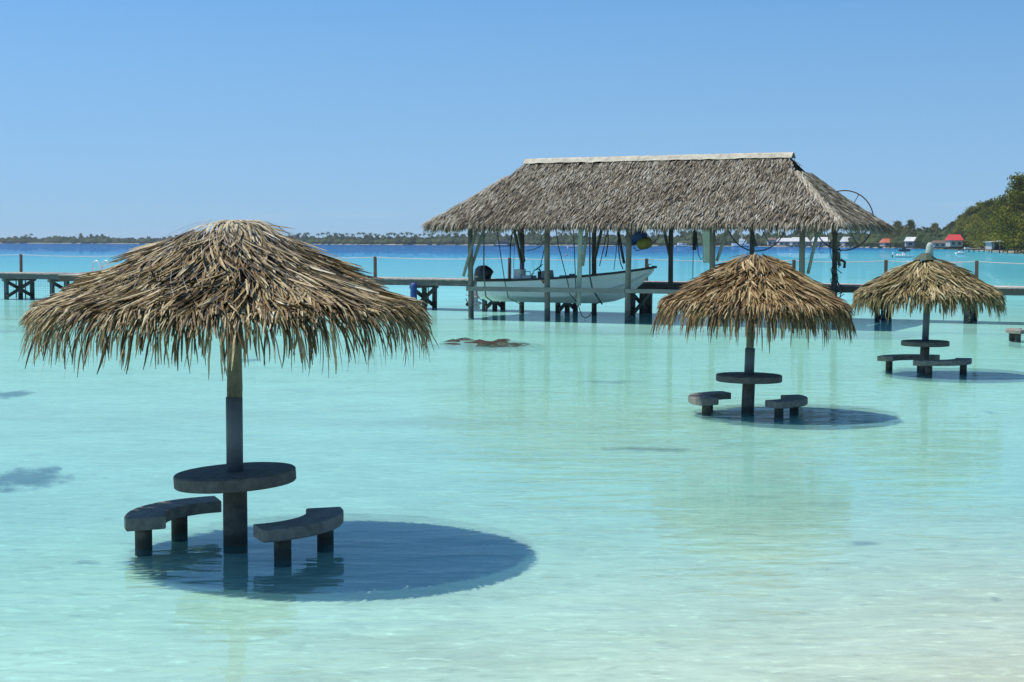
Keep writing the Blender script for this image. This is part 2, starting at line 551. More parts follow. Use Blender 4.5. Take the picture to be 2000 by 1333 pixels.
def build_water():
    m, nt, out = base_mat('lagoon_water')
    L = nt.links.new
    g = node(nt, 'ShaderNodeNewGeometry')
    sp = node(nt, 'ShaderNodeSeparateXYZ')
    L(g.outputs['Position'], sp.inputs[0])
    X, Y = sp.outputs[0], sp.outputs[1]
    # the drop-off into the deep channel swings away on the right hand side of the lagoon
    wob = node(nt, 'ShaderNodeTexNoise')
    wob.inputs['Scale'].default_value = 0.012
    wob.inputs['Detail'].default_value = 4
    L(g.outputs['Position'], wob.inputs['Vector'])
    xr = math_n(nt, 'MULTIPLY', math_n(nt, 'MAXIMUM', math_n(nt, 'SUBTRACT', X, 30.0), 0.0), 2.4)
    yd = math_n(nt, 'SUBTRACT', Y, xr)
    yd = math_n(nt, 'MAXIMUM', yd, math_n(nt, 'MINIMUM', Y, 150.0))
    yd = math_n(nt, 'MULTIPLY', yd, math_n(nt, 'ADD', math_n(nt, 'MULTIPLY', wob.outputs['Fac'], 0.5), 0.75))
    t = math_n(nt, 'DIVIDE', math_n(nt, 'LOGARITHM', math_n(nt, 'MAXIMUM', yd, 1.0), 10.0), 4.0)

    def P(d):
        return math.log10(d) / 4

    wcol = ramp_n(nt, t, [(P(10), (.23, .58, .57)), (P(25), (.30, .68, .62)), (P(50), (.33, .66, .55)), (P(75), (.20, .53, .50)),
                          (P(130), (.085, .345, .39)), (P(270), (.04, .28, .385)), (P(350), (.012, .18, .36)), (P(470), (.002, .10, .275)),
                          (P(3000), (.001, .08, .235))])
    scat = ramp_n(nt, t, [(P(10), .08), (P(15), .20), (P(30), .28), (P(60), .68), (P(90), 1.0)])
    tint = ramp_n(nt, t, [(P(9), (.74, .97, .985)), (P(14), (.67, .965, .985)), (P(25), (.70, .98, .98)), (P(50), (.60, .97, .92))])
    # shallower towards the beach at the lower right
    q = math_n(nt, 'MULTIPLY', math_n(nt, 'DIVIDE', math_n(nt, 'ADD', X, 2.5), 6.5, clamp=True),
               math_n(nt, 'DIVIDE', math_n(nt, 'SUBTRACT', 18.0, Y), 8.5, clamp=True), clamp=True)
    tint = mix_col(nt, q, tint, (.86, .925, .895))
    scat = math_n(nt, 'MULTIPLY', scat, math_n(nt, 'SUBTRACT', 1.0, math_n(nt, 'MULTIPLY', q, 0.8)))
    # faint streaks of weed and current
    mp = node(nt, 'ShaderNodeMapping')
    mp.inputs['Scale'].default_value = (0.05, 0.35, 1)
    L(g.outputs['Position'], mp.inputs[0])
    sn = node(nt, 'ShaderNodeTexNoise')
    sn.inputs['Scale'].default_value = 1.0
    sn.inputs['Detail'].default_value = 5
    sn.inputs['Roughness'].default_value = 0.6
    L(mp.outputs[0], sn.inputs['Vector'])
    streak = ramp_n(nt, sn.outputs['Fac'], [(0.26, 0.72), (0.42, 0.95), (0.6, 1.03), (0.75, 1.10)])
    wcol = mix_col(nt, 1.0, wcol, streak, 'MULTIPLY')
    # ripples
    m1 = node(nt, 'ShaderNodeMapping')
    m1.inputs['Scale'].default_value = (0.55, 1.5, 1)
    m1.inputs['Rotation'].default_value = (0, 0, R(6))
    L(g.outputs['Position'], m1.inputs[0])
    w1 = node(nt, 'ShaderNodeTexNoise')
    w1.inputs['Scale'].default_value = 1.6
    w1.inputs['Detail'].default_value = 2.5
    w1.inputs['Distortion'].default_value = 0.4
    L(m1.outputs[0], w1.inputs['Vector'])
    w2 = node(nt, 'ShaderNodeTexNoise')
    w2.inputs['Scale'].default_value = 6.0
    w2.inputs['Detail'].default_value = 3
    L(m1.outputs[0], w2.inputs['Vector'])
    h = math_n(nt, 'ADD', math_n(nt, 'MULTIPLY', w1.outputs['Fac'], 1.0), math_n(nt, 'MULTIPLY', w2.outputs['Fac'], 0.14))
    w3 = node(nt, 'ShaderNodeTexNoise')
    w3.inputs['Scale'].default_value = 19.0
    w3.inputs['Detail'].default_value = 2
    L(m1.outputs[0], w3.inputs['Vector'])
    h = math_n(nt, 'ADD', h, math_n(nt, 'MULTIPLY', w3.outputs['Fac'], 0.03))
    bp = node(nt, 'ShaderNodeBump')
    bp.inputs['Strength'].default_value = 1.0
    bp.inputs['Distance'].default_value = 0.015
    L(h, bp.inputs['Height'])
    fr = node(nt, 'ShaderNodeFresnel')
    fr.inputs['IOR'].default_value = 1.333
    L(bp.outputs[0], fr.inputs['Normal'])
    ff = math_n(nt, 'MINIMUM', math_n(nt, 'MULTIPLY', fr.outputs[0], 0.95), 0.37)
    tr = node(nt, 'ShaderNodeBsdfTransparent')
    L(tint, tr.inputs['Color'])
    df = node(nt, 'ShaderNodeBsdfDiffuse')
    L(wcol, df.inputs['Color'])
    gl = node(nt, 'ShaderNodeBsdfGlossy')
    gl.inputs['Roughness'].default_value = 0.0
    L(bp.outputs[0], gl.inputs['Normal'])
    a = node(nt, 'ShaderNodeMixShader')
    L(scat, a.inputs[0])
    L(tr.outputs[0], a.inputs[1])
    L(df.outputs[0], a.inputs[2])
    b = node(nt, 'ShaderNodeMixShader')
    L(ff, b.inputs[0])
    L(a.outputs[0], b.inputs[1])
    L(gl.outputs[0], b.inputs[2])
    L(b.outputs[0], out.inputs[0])
    return m


mb = MB()
xs = [-6000, -1500, -300, -60, 60, 300, 1500, 6000]
ys = [-40, 20, 60, 140, 400, 1200, 3500, 9000]
vs = [(x, y, 0.0) for y in ys for x in xs]
fs = [(j * 8 + i, j * 8 + i + 1, j * 8 + i + 9, j * 8 + i + 8) for j in range(7) for i in range(7)]
mb.add(vs, fs)
mb.build('water', build_water(), kind='structure')

# ------------------------------------------------------------------ far shore
SHORE = [(-1700, 3300), (-500, 2800), (0, 2450), (400, 2250), (700, 1900), (1000, 1700), (1300, 1500), (1500, 1350), (1650, 1150),
         (1750, 950), (1850, 780), (1920, 620), (1985, 450), (2120, 300), (2600, 210)]


def shore_d(px):
    for (a, da), (b, db) in zip(SHORE, SHORE[1:]):
        if a <= px <= b:
            return da + (db - da) * (px - a) / (b - a)
    return SHORE[-1][1]


M_LAND = pmat('shore_ground', (.30, .27, .19), (.10, .10, .05), 0.95, 0.05)
mb = MB()
vs, fs = [], []
pxs = list(range(-1700, 2601, 20))
for px in pxs:
    d = shore_d(px)
    jit = 1 + 0.006 * mnoise.noise(Vector((px * 0.02, 0, 0)))
    p = far(px, d * jit)
    n = Vector((p.x, p.y, 0)).normalized()
    if px > 1750:
        n = Vector((0.9, 0.43, 0)).normalized()
    W = 700 if px < 1750 else 400
    for w, z in ((-4, -0.6), (2, 0.3), (10, 1.0), (60, 1.6), (W, 2.0)):
        vs.append(p + n * w + Vector((0, 0, z)))
for i in range(len(pxs) - 1):
    for k in range(4):
        a = i * 5 + k
        fs.append((a, a + 5, a + 6, a + 1))
mb.add(vs, fs)
mb.build('shore', M_LAND, smooth=True, kind='structure')


def leaf_mat(name, c1, c2, c3):
    m, nt, out = base_mat(name)
    a = node(nt, 'ShaderNodeAttribute', attribute_name='tone')
    oi = node(nt, 'ShaderNodeObjectInfo')
    t = math_n(nt, 'ADD', a.outputs['Fac'], math_n(nt, 'MULTIPLY', math_n(nt, 'SUBTRACT', oi.outputs['Random'], 0.5), 0.35))
    c = ramp_n(nt, t, [(0.1, c1), (0.5, c2), (0.95, c3)])
    d = node(nt, 'ShaderNodeBsdfDiffuse')
    L = nt.links.new
    L(c, d.inputs['Color'])
    tr = node(nt, 'ShaderNodeBsdfTranslucent')
    L(c, tr.inputs['Color'])
    mx = node(nt, 'ShaderNodeMixShader')
    mx.inputs[0].default_value = 0.25
    L(d.outputs[0], mx.inputs[1])
    L(tr.outputs[0], mx.inputs[2])
    L(mx.outputs[0], out.inputs[0])
    return m


M_LEAF_FAR = leaf_mat('far_leaves', (.035, .055, .025), (.06, .085, .035), (.10, .125, .05))
M_LEAF = leaf_mat('pine_needles', (.065, .075, .012), (.15, .155, .024), (.27, .255, .045))
M_PALM = leaf_mat('palm_fronds', (.03, .05, .02), (.05, .08, .03), (.09, .12, .05))
M_BARK = pmat('bark', (.20, .16, .12), (.12, .10, .08), 0.9, 1.0)


def rnd_quad(mb, c, s, tone, elong=1.0, droop=0.0):
    a = Vector((random.gauss(0, 1), random.gauss(0, 1), random.gauss(0, 1) - droop)).normalized()
    b = a.cross(Vector((random.gauss(0, 1), random.gauss(0, 1), random.gauss(0, 1)))).normalized()
    a = a * s * elong
    b = b * s
    mb.add([c - a * .5, c - b * .4, c + a * .5, c + b * .4], [(0, 1, 2, 3)], tone)


# the far wood reads as one dark band
random.seed(5)
mb = MB()
px = -1300.0
while px < 1885:
    d = shore_d(px)
    k = d / F
    for row in range(3):
        dd = d + 12 + row * 22 + random.uniform(-6, 6)
        hgt = (random.uniform(6, 9) + row * 2.2) * (1.0 if px > 500 else 0.85) * (0.75 + 0.5 * abs(mnoise.noise(Vector((px * 0.013, row, 0)))) * 2)
        p = far(px + random.uniform(-5, 5), dd)
        tone0 = random.uniform(0.15, 0.85)
        rr = random.uniform(3.5, 5.5)
        # massed foliage filling the inside of each clump
        core_ = MB()
        n_ = 7
        vs_ = []
        for (fz, fr_) in ((-.05, .95), (.35, 1.1), (.7, .8), (.95, .25)):
            for q in range(n_):
                th = 2 * math.pi * q / n_ + random.uniform(-.25, .25)
                vs_.append(Vector((p.x + rr * 1.15 * fr_ * math.cos(th), p.y + rr * 1.15 * fr_ * math.sin(th), 1.0 + hgt * fz * random.uniform(.85, 1.08))))
        mb.add(vs_, [(i * n_ + q, i * n_ + (q + 1) % n_, (i + 1) * n_ + (q + 1) % n_, (i + 1) * n_ + q) for i in range(3) for q in range(n_)] + [tuple(3 * n_ + q for q in range(n_))],
               max(0, tone0 - .15))
        for q in range(34):
            th = random.uniform(0, 6.283)
            u = random.uniform(0, 1)
            zz_ = hgt * (0.06 + 0.94 * u)
            rad = rr * (1.15 - 0.75 * u * u) * math.sqrt(random.uniform(0.2, 1))
            rnd_quad(mb, Vector((p.x + rad * math.cos(th), p.y + rad * math.sin(th), 1.0 + zz_)), random.uniform(1.4, 2.8),
                     min(1, max(0, tone0 + random.uniform(-.25, .25) + 0.2 * (u - .5))))
    px += random.uniform(3.0, 5.5) / max(0.5, 0.55 * k * 1.4)
o = mb.build('woods', M_LEAF_FAR, kind='stuff')
tag(o, 'low dark green wood along the far shore of the lagoon', 'woods')


def palm_meshes(seed):
    random.seed(seed)
    H = 13.0
    t = MB()
    lean = random.uniform(-1.2, 1.2)
    t.tube([(lean * (i / 5) ** 2, 0, H * i / 5) for i in range(6)], [.28, .22, .19, .17, .15, .13], 6)
    c = MB()
    for k in range(20):
        th = k / 20 * 6.283 + random.uniform(-.2, .2)
        el = random.uniform(-0.5, 1.1)
        L_ = random.uniform(3.4, 4.4)
        d = Vector((math.cos(th) * math.cos(el), math.sin(th) * math.cos(el), math.sin(el)))
        p = Vector((lean, 0, H))
        pts = [p.copy()]
        for s in range(5):
            p = p + d * (L_ / 5)
            d = (d + Vector((0, 0, -0.32))).normalized()
            pts.append(p.copy())
        side = Vector((-math.sin(th), math.cos(th), 0))
        c.strip(pts, side, 1.1, random.uniform(.2, .9), fold=-0.35)
    return t.build('trunk', M_BARK, link=False).data, c.build('crown', M_PALM, link=False).data


PALMS = [palm_meshes(s) for s in (1, 2, 3)]
random.seed(21)


def place_palm(px, dd, sc):
    r = thing('palm_tree', 'slim coconut palm rising out of the dark wood on the far shore', 'palm', far(px, dd, 1.0),
              random.uniform(0, 6.28), 'coconut palms on the far shore')
    r.scale = (sc, sc, sc)
    for nm, me in zip(('trunk', 'crown'), random.choice(PALMS)):
        o = bpy.data.objects.new(nm, me)
        col.objects.link(o)
        o.parent = r


for px in [52, 60, 585, 596, 600, 622, 631, 641, 655, 662, 668, 676, 690, 700, 711, 716, 724, 733, 740, 748, 756, 762, 770, 778, 786, 795, 803,
           812, 820, 829, 838, 846, 855, 866, 878, 890, 903, 915, 930, 945, 958, 972, 988, 1003, 1016, 1034, 1052, 1070, 1090, 1112, 1135,
           1160, 1180, 1205, 1240, 1275, 1300, 1330, 1350, 1380, 1420, 1442, 1498, 1530, 1560, 1600]:
    place_palm(px, shore_d(px) + random.uniform(15, 70), random.uniform(0.72, 1.02) * (1.12 if 580 < px < 660 else 1))


def pine_meshes(seed, H=16.0, clumps=64, per=115, wid=5.0, q=0.62):
    """feathery ironwood tree: trunk, limbs, and drooping sprays in loose clumps"""
    random.seed(seed)
    t = MB()
    t.tube([(0.15 * math.sin(i * 1.3), 0.15 * math.cos(i), H * 0.92 * i / 7) for i in range(8)],
           [.42, .36, .31, .26, .21, .16, .10, .04], 7)
    c = MB()
    for k in range(clumps):
        u = (k + random.random()) / clumps
        zc = H * (0.16 + 0.84 * u)
        th = random.uniform(0, 6.283)
        env = wid * (0.55 + 0.75 * math.sin(math.pi * min(1, u * 1.02) ** 0.8)) * (1.05 - 0.75 * u)
        rad = env * math.sqrt(random.uniform(0.15, 1.0))
        cc = Vector((rad * math.cos(th), rad * math.sin(th), zc))
        t.tube([(0, 0, max(1.0, zc - 1.5 - rad * .3)), cc * 0.55 + Vector((0, 0, zc * .45 - .4)), cc], [.10, .06, .02], 4)
        tone = random.uniform(0.0, 0.85)
        sx = random.uniform(0.8, 1.5) * (1.1 - 0.55 * u)
        for j in range(per):
            p = cc + Vector((random.gauss(0, sx), random.gauss(0, sx), random.gauss(0.1, sx * 0.6)))
            rnd_quad(c, p, q * random.uniform(0.35, 0.7), min(1, max(0, tone + random.uniform(-.3, .3))), 2.2, 0.3)
    return t.build('trunk', M_BARK, link=False, smooth=True).data, c.build('crown', M_LEAF, link=False).data


PINES = [pine_meshes(31), pine_meshes(32, wid=6.0), pine_meshes(33, wid=5.2, clumps=70)]
BUSH = [pine_meshes(41, H=7, clumps=26, per=70, wid=4.6, q=.8), pine_meshes(42, H=6, clumps=24, per=70, wid=4.8, q=.8)]
random.seed(8)


def place_tree(px, dd, height, variants, baseh, label, group, wide=1.0, name='ironwood_tree', cat='tree'):
    s = height / baseh
    r = thing(name, label, cat, far(px, dd, 1.0), random.uniform(0, 6.28), group)
    r.scale = (s * wide, s * wide, s)
    for nm, me in zip(('trunk', 'crown'), random.choice(variants)):
        o = bpy.data.objects.new(nm, me)
        col.objects.link(o)
        o.parent = r


# (photo x, photo y of the top, how far behind the shoreline)
def top_h(px, py, dd):
    return CAM_H + (474 + 0.0012 * px - py) * dd / F - 1.0


TREES = [
    (158, 458, 2440, 'feathery tree standing up over the far wood, leftmost of three close together'),
    (178, 459, 2440, 'feathery tree standing up over the far wood, middle one of three close together'),
    (200, 459, 2440, 'feathery tree standing up over the far wood, rightmost of three close together'),
    (1752, 432, 960, 'dark ironwood tree just right of the boathouse roof'),
    (1776, 430, 950, 'tall dark ironwood tree above the small white building'),
    (1795, 446, 930, 'lower shoulder of ironwood beside the tall dark one'),
    (1825, 436, 880, 'lone pointed ironwood in the dip of the shoreline trees'),
    (1846, 444, 860, 'small ironwood right of the pointed lone one'),
    (1868, 430, 800, 'ironwood behind the red roof'),
    (1856, 437, 830, 'slender ironwood just left of the one behind the red roof'),
    (1878, 421, 790, 'ironwood stepping up from the red roof towards the right shore'),
    (1893, 409, 745, 'pointed ironwood halfway up the rising line of shore trees'),
    (1810, 447, 900, 'low ironwood between the tall dark one and the lone pointed one'),
    (1885, 418, 760, 'ironwood with a ragged top right of the red roof'),
    (1900, 404, 720, 'taller ironwood on the rising line of shore trees'),
    (1916, 396, 680, 'round topped olive green ironwood on the right shore'),
    (1930, 392, 660, 'broad ironwood above the grey jetty hut'),
    (1945, 391, 640, 'flat topped ironwood above the jetty hut'),
    (1960, 394, 600, 'ironwood in the dip just before the tallest tree'),
    (1978, 372, 520, 'big olive green ironwood beside the tallest tree'),
    (1994, 343, 460, 'tallest olive green ironwood cut by the right frame edge'),
    (2016, 350, 450, 'ironwood at the very edge of the frame behind the tallest'),
    (2045, 345, 430, 'ironwood standing past the tallest one along the shore'),
]
for px, py, dd, lab in TREES:
    place_tree(px, dd, top_h(px, py, dd), PINES, 16.5, lab, 'ironwood trees along the shore', random.uniform(0.95, 1.2))
BUSHES = [
    (1672, 466, 1130, 'dark bush behind the boathouse post right of the white roofs'),
    (1690, 462, 1090, 'bright bush beside the boathouse eave on the shore'),
    (1708, 461, 1060, 'rounded bush left of the orange roof'),
    (1722, 465, 1030, 'low bush next to the orange roof'),
    (1752, 466, 960, 'light green bush right of the orange roof'),
    (1765, 468, 950, 'small bush at the foot of the dark ironwoods'),
    (1806, 462, 900, 'bush between the white building and the finial'),
    (1822, 466, 880, 'bush behind the pale finial of the far parasol'),
    (1840, 462, 830, 'bush just left of the red roof'),
    (1886, 462, 740, 'dark bush right of the red roof'),
    (1902, 460, 700, 'bush left of the jetty hut'),
    (1920, 452, 660, 'light green broadleaf bush left of the jetty hut roof'),
    (1946, 448, 620, 'bush behind the jetty hut'),
    (1968, 440, 560, 'big bush right behind the jetty hut roof'),
    (1985, 430, 480, 'dark bush hanging over the water at the right frame edge'),
    (2005, 440, 440, 'bush at the water under the tallest ironwood'),
]
for px, py, dd, lab in BUSHES:
    place_tree(px, dd - 6, top_h(px, py, dd), BUSH, 7.2, lab, 'bushes along the right shore', 1.25, 'shore_bush', 'bush')


# ------------------------------------------------------------------ thatched parasols
def prof_interp(prof, s):
    for (s0, r0, z0), (s1, r1, z1) in zip(prof, prof[1:]):
        if s <= s1:
            t = (s - s0) / (s1 - s0)
            return r0 + (r1 - r0) * t, z0 + (z1 - z0) * t
    return prof[-1][1], prof[-1][2]


def make_prof(pts):
    out = [(0.0, *pts[0])]
    for (a, b), (c, d) in zip(pts, pts[1:]):
        out.append((out[-1][0] + math.hypot(c - a, d - b), c, d))
    return out


def thatch_canopy(root, pts, count, fringe, mat, width, seed, hang=(0.16, 0.36), leaf_parts=0, slen=(0.35, 0.62), shift=0.0, tilt=0.0):
    """blades laid in courses over a dark core, with a ragged fringe under the rim"""
    random.seed(seed)
    prof = make_prof(pts)
    S = prof[-1][0]
    core = MB()
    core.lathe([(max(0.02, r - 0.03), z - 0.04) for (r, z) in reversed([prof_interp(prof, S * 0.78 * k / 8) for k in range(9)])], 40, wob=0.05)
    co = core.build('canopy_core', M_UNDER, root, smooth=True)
    mb = MB()
    rim_r, rim_z = prof[-1][1], prof[-1][2]

    def blade(s0, th, L, phi, lift, curl, w, tone, n=6, hang_bias=0.0):
        ds = L / (n - 1)
        pts_ = []
        s = s0
        p = None
        d = None
        for i in range(n):
            t = i / (n - 1)
            if s <= S:
                r, z = prof_interp(prof, s)
                r2, z2 = prof_interp(prof, min(S, s + 0.02))
                r1, z1 = prof_interp(prof, max(0, min(S, s + 0.02) - 0.04))
                tr, tz = r2 - r1, z2 - z1
                l_ = math.hypot(tr, tz) or 1
                tr, tz = tr / l_, tz / l_
                nr, nz = -tz, tr
                h = lift * (0.35 + curl * t)
                rr, zz2 = r + nr * h, z + nz * h
                p = Vector((rr * math.cos(th), rr * math.sin(th), zz2))
                d = Vector((tr * math.cos(th), tr * math.sin(th), tz))
                tang = Vector((-math.sin(th), math.cos(th), 0))
                d = (d * math.cos(phi) + tang * math.sin(phi)).normalized()
                th += ds * math.sin(phi) / max(0.25, rr)
            else:
                d = (d + Vector((0, 0, -1)) * (0.26 + hang_bias) + Vector((random.gauss(0, .03), random.gauss(0, .03), 0))).normalized()
                p = p + d * ds
            pts_.append(p.copy())
            s += ds * math.cos(phi)
        dd = (pts_[-1] - pts_[0]).normalized()
        side = Vector((-math.sin(th), math.cos(th), 0))
        side = side - dd * side.dot(dd)
        side.normalize()
        # roll the blade a little about its own length
        side = (Matrix.Rotation(random.gauss(0, 0.5), 3, dd) @ side)
        mb.strip(pts_, side, w, tone, fold=random.choice((0.5, 0.35, -0.3)))

    PER = 13
    for k in range(count // PER):
        # one woven panel: leaflets lying side by side
        u = random.random()
        s0 = S * (0.02 + 0.98 * math.sqrt(u * 0.97 + 0.001))
        th0 = random.uniform(0, 2 * math.pi)
        s0 = max(0.02, min(S - 0.14 - random.uniform(0, .25), s0))
        fr = mnoise.noise(Vector((math.cos(th0) * 2.6, math.sin(th0) * 2.6, s0 * 2.2 + seed)))
        phi0 = 0.45 * fr + random.gauss(0, 0.20)
        L0 = random.uniform(*slen)
        tone0 = random.gauss(0.50, 0.10) + 0.12 * fr
        if random.random() < 0.15:
            tone0 += random.choice((-.22, .2))
        lift0 = random.uniform(0.005, 0.085)
        r_here = max(0.22, prof_interp(prof, s0)[0])
        span = random.uniform(.20, .38)
        for q in range(PER):
            x = (q / (PER - 1) - .5) + random.gauss(0, .05)
            L = L0 * random.uniform(.75, 1.15)
            sq = max(0.02, s0 + .10 * x * random.choice((-1, 1)) * random.random() + random.gauss(0, .03))
            L = max(0.16, min(L, S - sq + random.uniform(0.0, 0.20)))
            tone = min(1, max(0, random.gauss(tone0, .16)))
            blade(sq, th0 + x * span / r_here, L, phi0 + x * .35 + random.gauss(0, .09), lift0 + random.uniform(0, .03), random.uniform(0.2, 1.4),
                  width * random.uniform(0.6, 1.25), tone)
    for k in range(fringe):
        th = random.uniform(0, 2 * math.pi)
        clump = mnoise.noise(Vector((math.cos(th) * 7, math.sin(th) * 7, seed * 1.7)))
        if random.random() < 0.35 - clump * 0.9:
            th += random.uniform(-0.06, 0.06)
        L = random.uniform(*hang) * (1.0 + 0.7 * clump) + 0.24
        s0 = S - random.uniform(0.06, 0.30)
        tone = min(1, max(0, random.gauss(0.42, 0.17)))
        blade(s0, th, L, 0.35 * clump + random.gauss(0, 0.14), random.uniform(0.0, 0.06), 0.4, width * random.uniform(0.5, 1.05), tone, 7,
              random.uniform(0.05, 0.35))
    o = mb.build('thatch', mat, root, kind='stuff')
    for q in (o, co):
        piv = Vector((0, 0, rim_z))
        q.matrix_local = Matrix.Translation(piv + Vector((shift, 0, 0))) @ Matrix.Rotation(tilt, 4, 'Y') @ Matrix.Translation(-piv)
    if leaf_parts:
        # single blades of the front fringe, hanging free under the rim
        vari = []
        for v in range(14):
            L = random.uniform(0.24, 0.42)
            b = MB()
            p = Vector((0, 0, 0))
            d = Vector((0.72, 0, -0.68)).normalized()
            pp = [p.copy()]
            for i in range(6):
                d = (d + Vector((0, random.gauss(0, .07), -random.uniform(.22, .5)))).normalized()
                p = p + d * (L / 6)
                pp.append(p.copy())
            b.strip(pp, (Matrix.Rotation(random.gauss(0, .6), 3, 'Z') @ Vector((0, 1, 0))), width * random.uniform(.6, 1.0),
                    random.choice((.25, .4, .5, .6, .75)), fold=0.4)
            vari.append(b.build('leaf', mat, link=False).data)
        for k in range(leaf_parts):
            th = random.uniform(math.pi * 0.93, 2.07 * math.pi)
            q = bpy.data.objects.new('leaf', random.choice(vari))
            rr = rim_r - random.uniform(0.0, 0.10)
            q.location = (rr * math.cos(th), rr * math.sin(th), rim_z + random.uniform(-0.05, 0.06))
            q.rotation_euler = (random.gauss(0, .1), random.gauss(0, .16), th + random.gauss(0, .12))
            sc_ = random.uniform(0.75, 1.2)
            q.scale = (sc_, sc_, sc_)
            col.objects.link(q)
            q.parent = root
    return o


def parasol_base(root, r_col, z_table, r_table, th_table, z_sleeve, r_sleeve, z_top, r_pole, tilt, lean=(0, 0), seed=1):
    def off(z):
        return (lean[0] * z, lean[1] * z, 0)
    MB().tube([(0, 0, -0.5), (*off(0)[:2], 0.0), (*off(0.3)[:2], 0.3), (*off(z_table)[:2], z_table - th_table * .5)],
              [r_col, r_col, r_col, r_col * .98], 28).build('base_column', M_CONC_LEG, root, smooth=True)
    zt = z_table
    MB().tube([(*off(zt)[:2], zt - 0.02), (*off((zt + z_sleeve) / 2)[:2], (zt + z_sleeve) / 2), (*off(z_sleeve)[:2], z_sleeve)],
              [r_sleeve] * 3, 24).build('pole_sleeve', M_PIPE, root, smooth=True)
    n = 12
    pts_ = [(*(Vector(off(z)) + Vector((0.006 * math.sin(z * 5), 0.006 * math.cos(z * 4), 0)))[:2], z) for z in
            [z_sleeve - 0.05 + (z_top - z_sleeve + 0.05) * i / n for i in range(n + 1)]]
    MB().tube(pts_, [r_pole * (1 + 0.04 * math.sin(i * 1.9)) for i in range(n + 1)], 18).build('pole', M_TRUNK, root, smooth=True)
    tb = MB()
    e = 0.012
    tb.lathe([(r_table - e, -th_table), (r_table, -th_table + e), (r_table, -e), (r_table - e, 0)], 72, wob=0.004)
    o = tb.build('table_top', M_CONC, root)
    o.location = (*off(zt)[:2], zt)
    o.rotation_euler = (tilt[1], tilt[0], 0)


# ---- nearest parasol
P1 = at(460, 1063)
near = thing('thatched_parasol', 'largest thatched parasol, nearest the beach, its straw under wire netting, round table below', 'parasol', P1,
             group='thatched parasols with tables in the lagoon')
parasol_base(near, 0.112, 0.685, 0.56, 0.12, 1.37, 0.077, 2.95, 0.071, (R(-3.2), 0))
NEAR_PTS = [(0.05, 2.965), (0.26, 2.92), (0.56, 2.76), (0.90, 2.565), (1.25, 2.37), (1.56, 2.205), (1.72, 2.125)]
thatch_canopy(near, NEAR_PTS, 7800, 560, M_THATCH_NEAR, 0.023, 3, hang=(0.04, 0.20), shift=-0.03, leaf_parts=290)
# pale frond draped over the peak
random.seed(77)
mb = MB()
for k in range(230):
    a = random.gauss(-0.4, 0.9)
    st = Vector((random.gauss(0.0, .07), random.gauss(-0.03, .06), 2.985 + random.uniform(-.03, .01)))
    d = Vector((math.cos(a) * 0.97, math.sin(a) * 0.97, 0.06)).normalized()
    p = st.copy()
    pp = [p.copy()]
    L = random.uniform(.25, .52)
    for i in range(5):
        p = p + d * L / 5
        d = (d + Vector((0, 0, -0.24))).normalized()
        pp.append(p.copy())
    mb.strip(pp, Vector((-math.sin(a), math.cos(a), 0)), 0.03, random.uniform(.45, 1.0), 0.4)
mb.build('peak_frond', M_THATCH_NEAR, near, kind='stuff')
# wire netting stretched over the straw
mb = MB()
prof = make_prof([(r + 0.035, z + 0.06) for r, z in NEAR_PTS])
S = prof[-1][0] - 0.12
for sgn in (-1, 1):
    for k in range(64):
        th = k / 64 * 2 * math.pi
        prev = None
        for i in range(40):
            s = S * (0.10 + 0.90 * i / 39)
            r, z = prof_interp(prof, s)
            th2 = th + sgn * 0.62 * (i / 39)
            h = 0.02 * mnoise.noise(Vector((math.cos(th2) * 4, math.sin(th2) * 4, s * 4))) + 0.025 * math.exp(-((s - .5) / .35) ** 2)
            p = Vector(((r + h) * math.cos(th2), (r + h) * math.sin(th2), z + h))
            if prev is not None:
                sd = Vector((-math.sin(th2), math.cos(th2), 0)) * 0.0013
                mb.add([prev - sd, prev + sd, p + sd, p - sd], [(0, 1, 2, 3)])
            prev = p
mb.build('wire_netting', M_WIRE, near)

# ---- second parasol
P2 = at(1460, 806)
mid = thing('thatched_parasol', 'brown thatched parasol in front of the boathouse, pointed top and round table', 'parasol', P2,
            group='thatched parasols with tables in the lagoon')
parasol_base(mid, 0.105, 0.63, 0.545, 0.11, 1.07, 0.082, 2.6, 0.062, (R(0.5), 0), lean=(0.028, 0))
thatch_canopy(mid, [(0.05, 2.66), (0.30, 2.52), (0.62, 2.31), (0.95, 2.09), (1.26, 1.88), (1.48, 1.72)], 5600, 900, M_THATCH_WARM, 0.032, 9,
              hang=(0.14, 0.38), shift=0.09, tilt=R(1.6))
# ---- third parasol
P3 = at(1804, 729)
third = thing('thatched_parasol', 'farthest thatched parasol with a pale post finial poking out of its top', 'parasol', P3,
              group='thatched parasols with tables in the lagoon')
parasol_base(third, 0.10, 0.70, 0.51, 0.105, 1.50, 0.072, 2.5, 0.066, (0, 0), lean=(0.03, 0))
thatch_canopy(third, [(0.10, 2.50), (0.35, 2.38), (0.70, 2.18), (1.05, 1.95), (1.33, 1.76), (1.49, 1.63)], 4600, 700, M_THATCH_OLIVE, 0.038, 14,
              hang=(0.10, 0.30), shift=0.07, tilt=R(.6))
MB().tube([(0.07, 0, 2.4), (0.075, 0, 2.62), (0.08, 0, 2.74), (0.08, 0, 2.80), (0.08, 0, 2.83)], [.10, .085, .075, .055, .02], 14).build(
    'finial', M_FINIAL, third, smooth=True)
MB().lathe([(0.30, 2.455), (0.20, 2.52), (0.12, 2.575), (0.09, 2.60)], 14, wob=0.5).build('finial_collar', M_GREENPAINT, third)


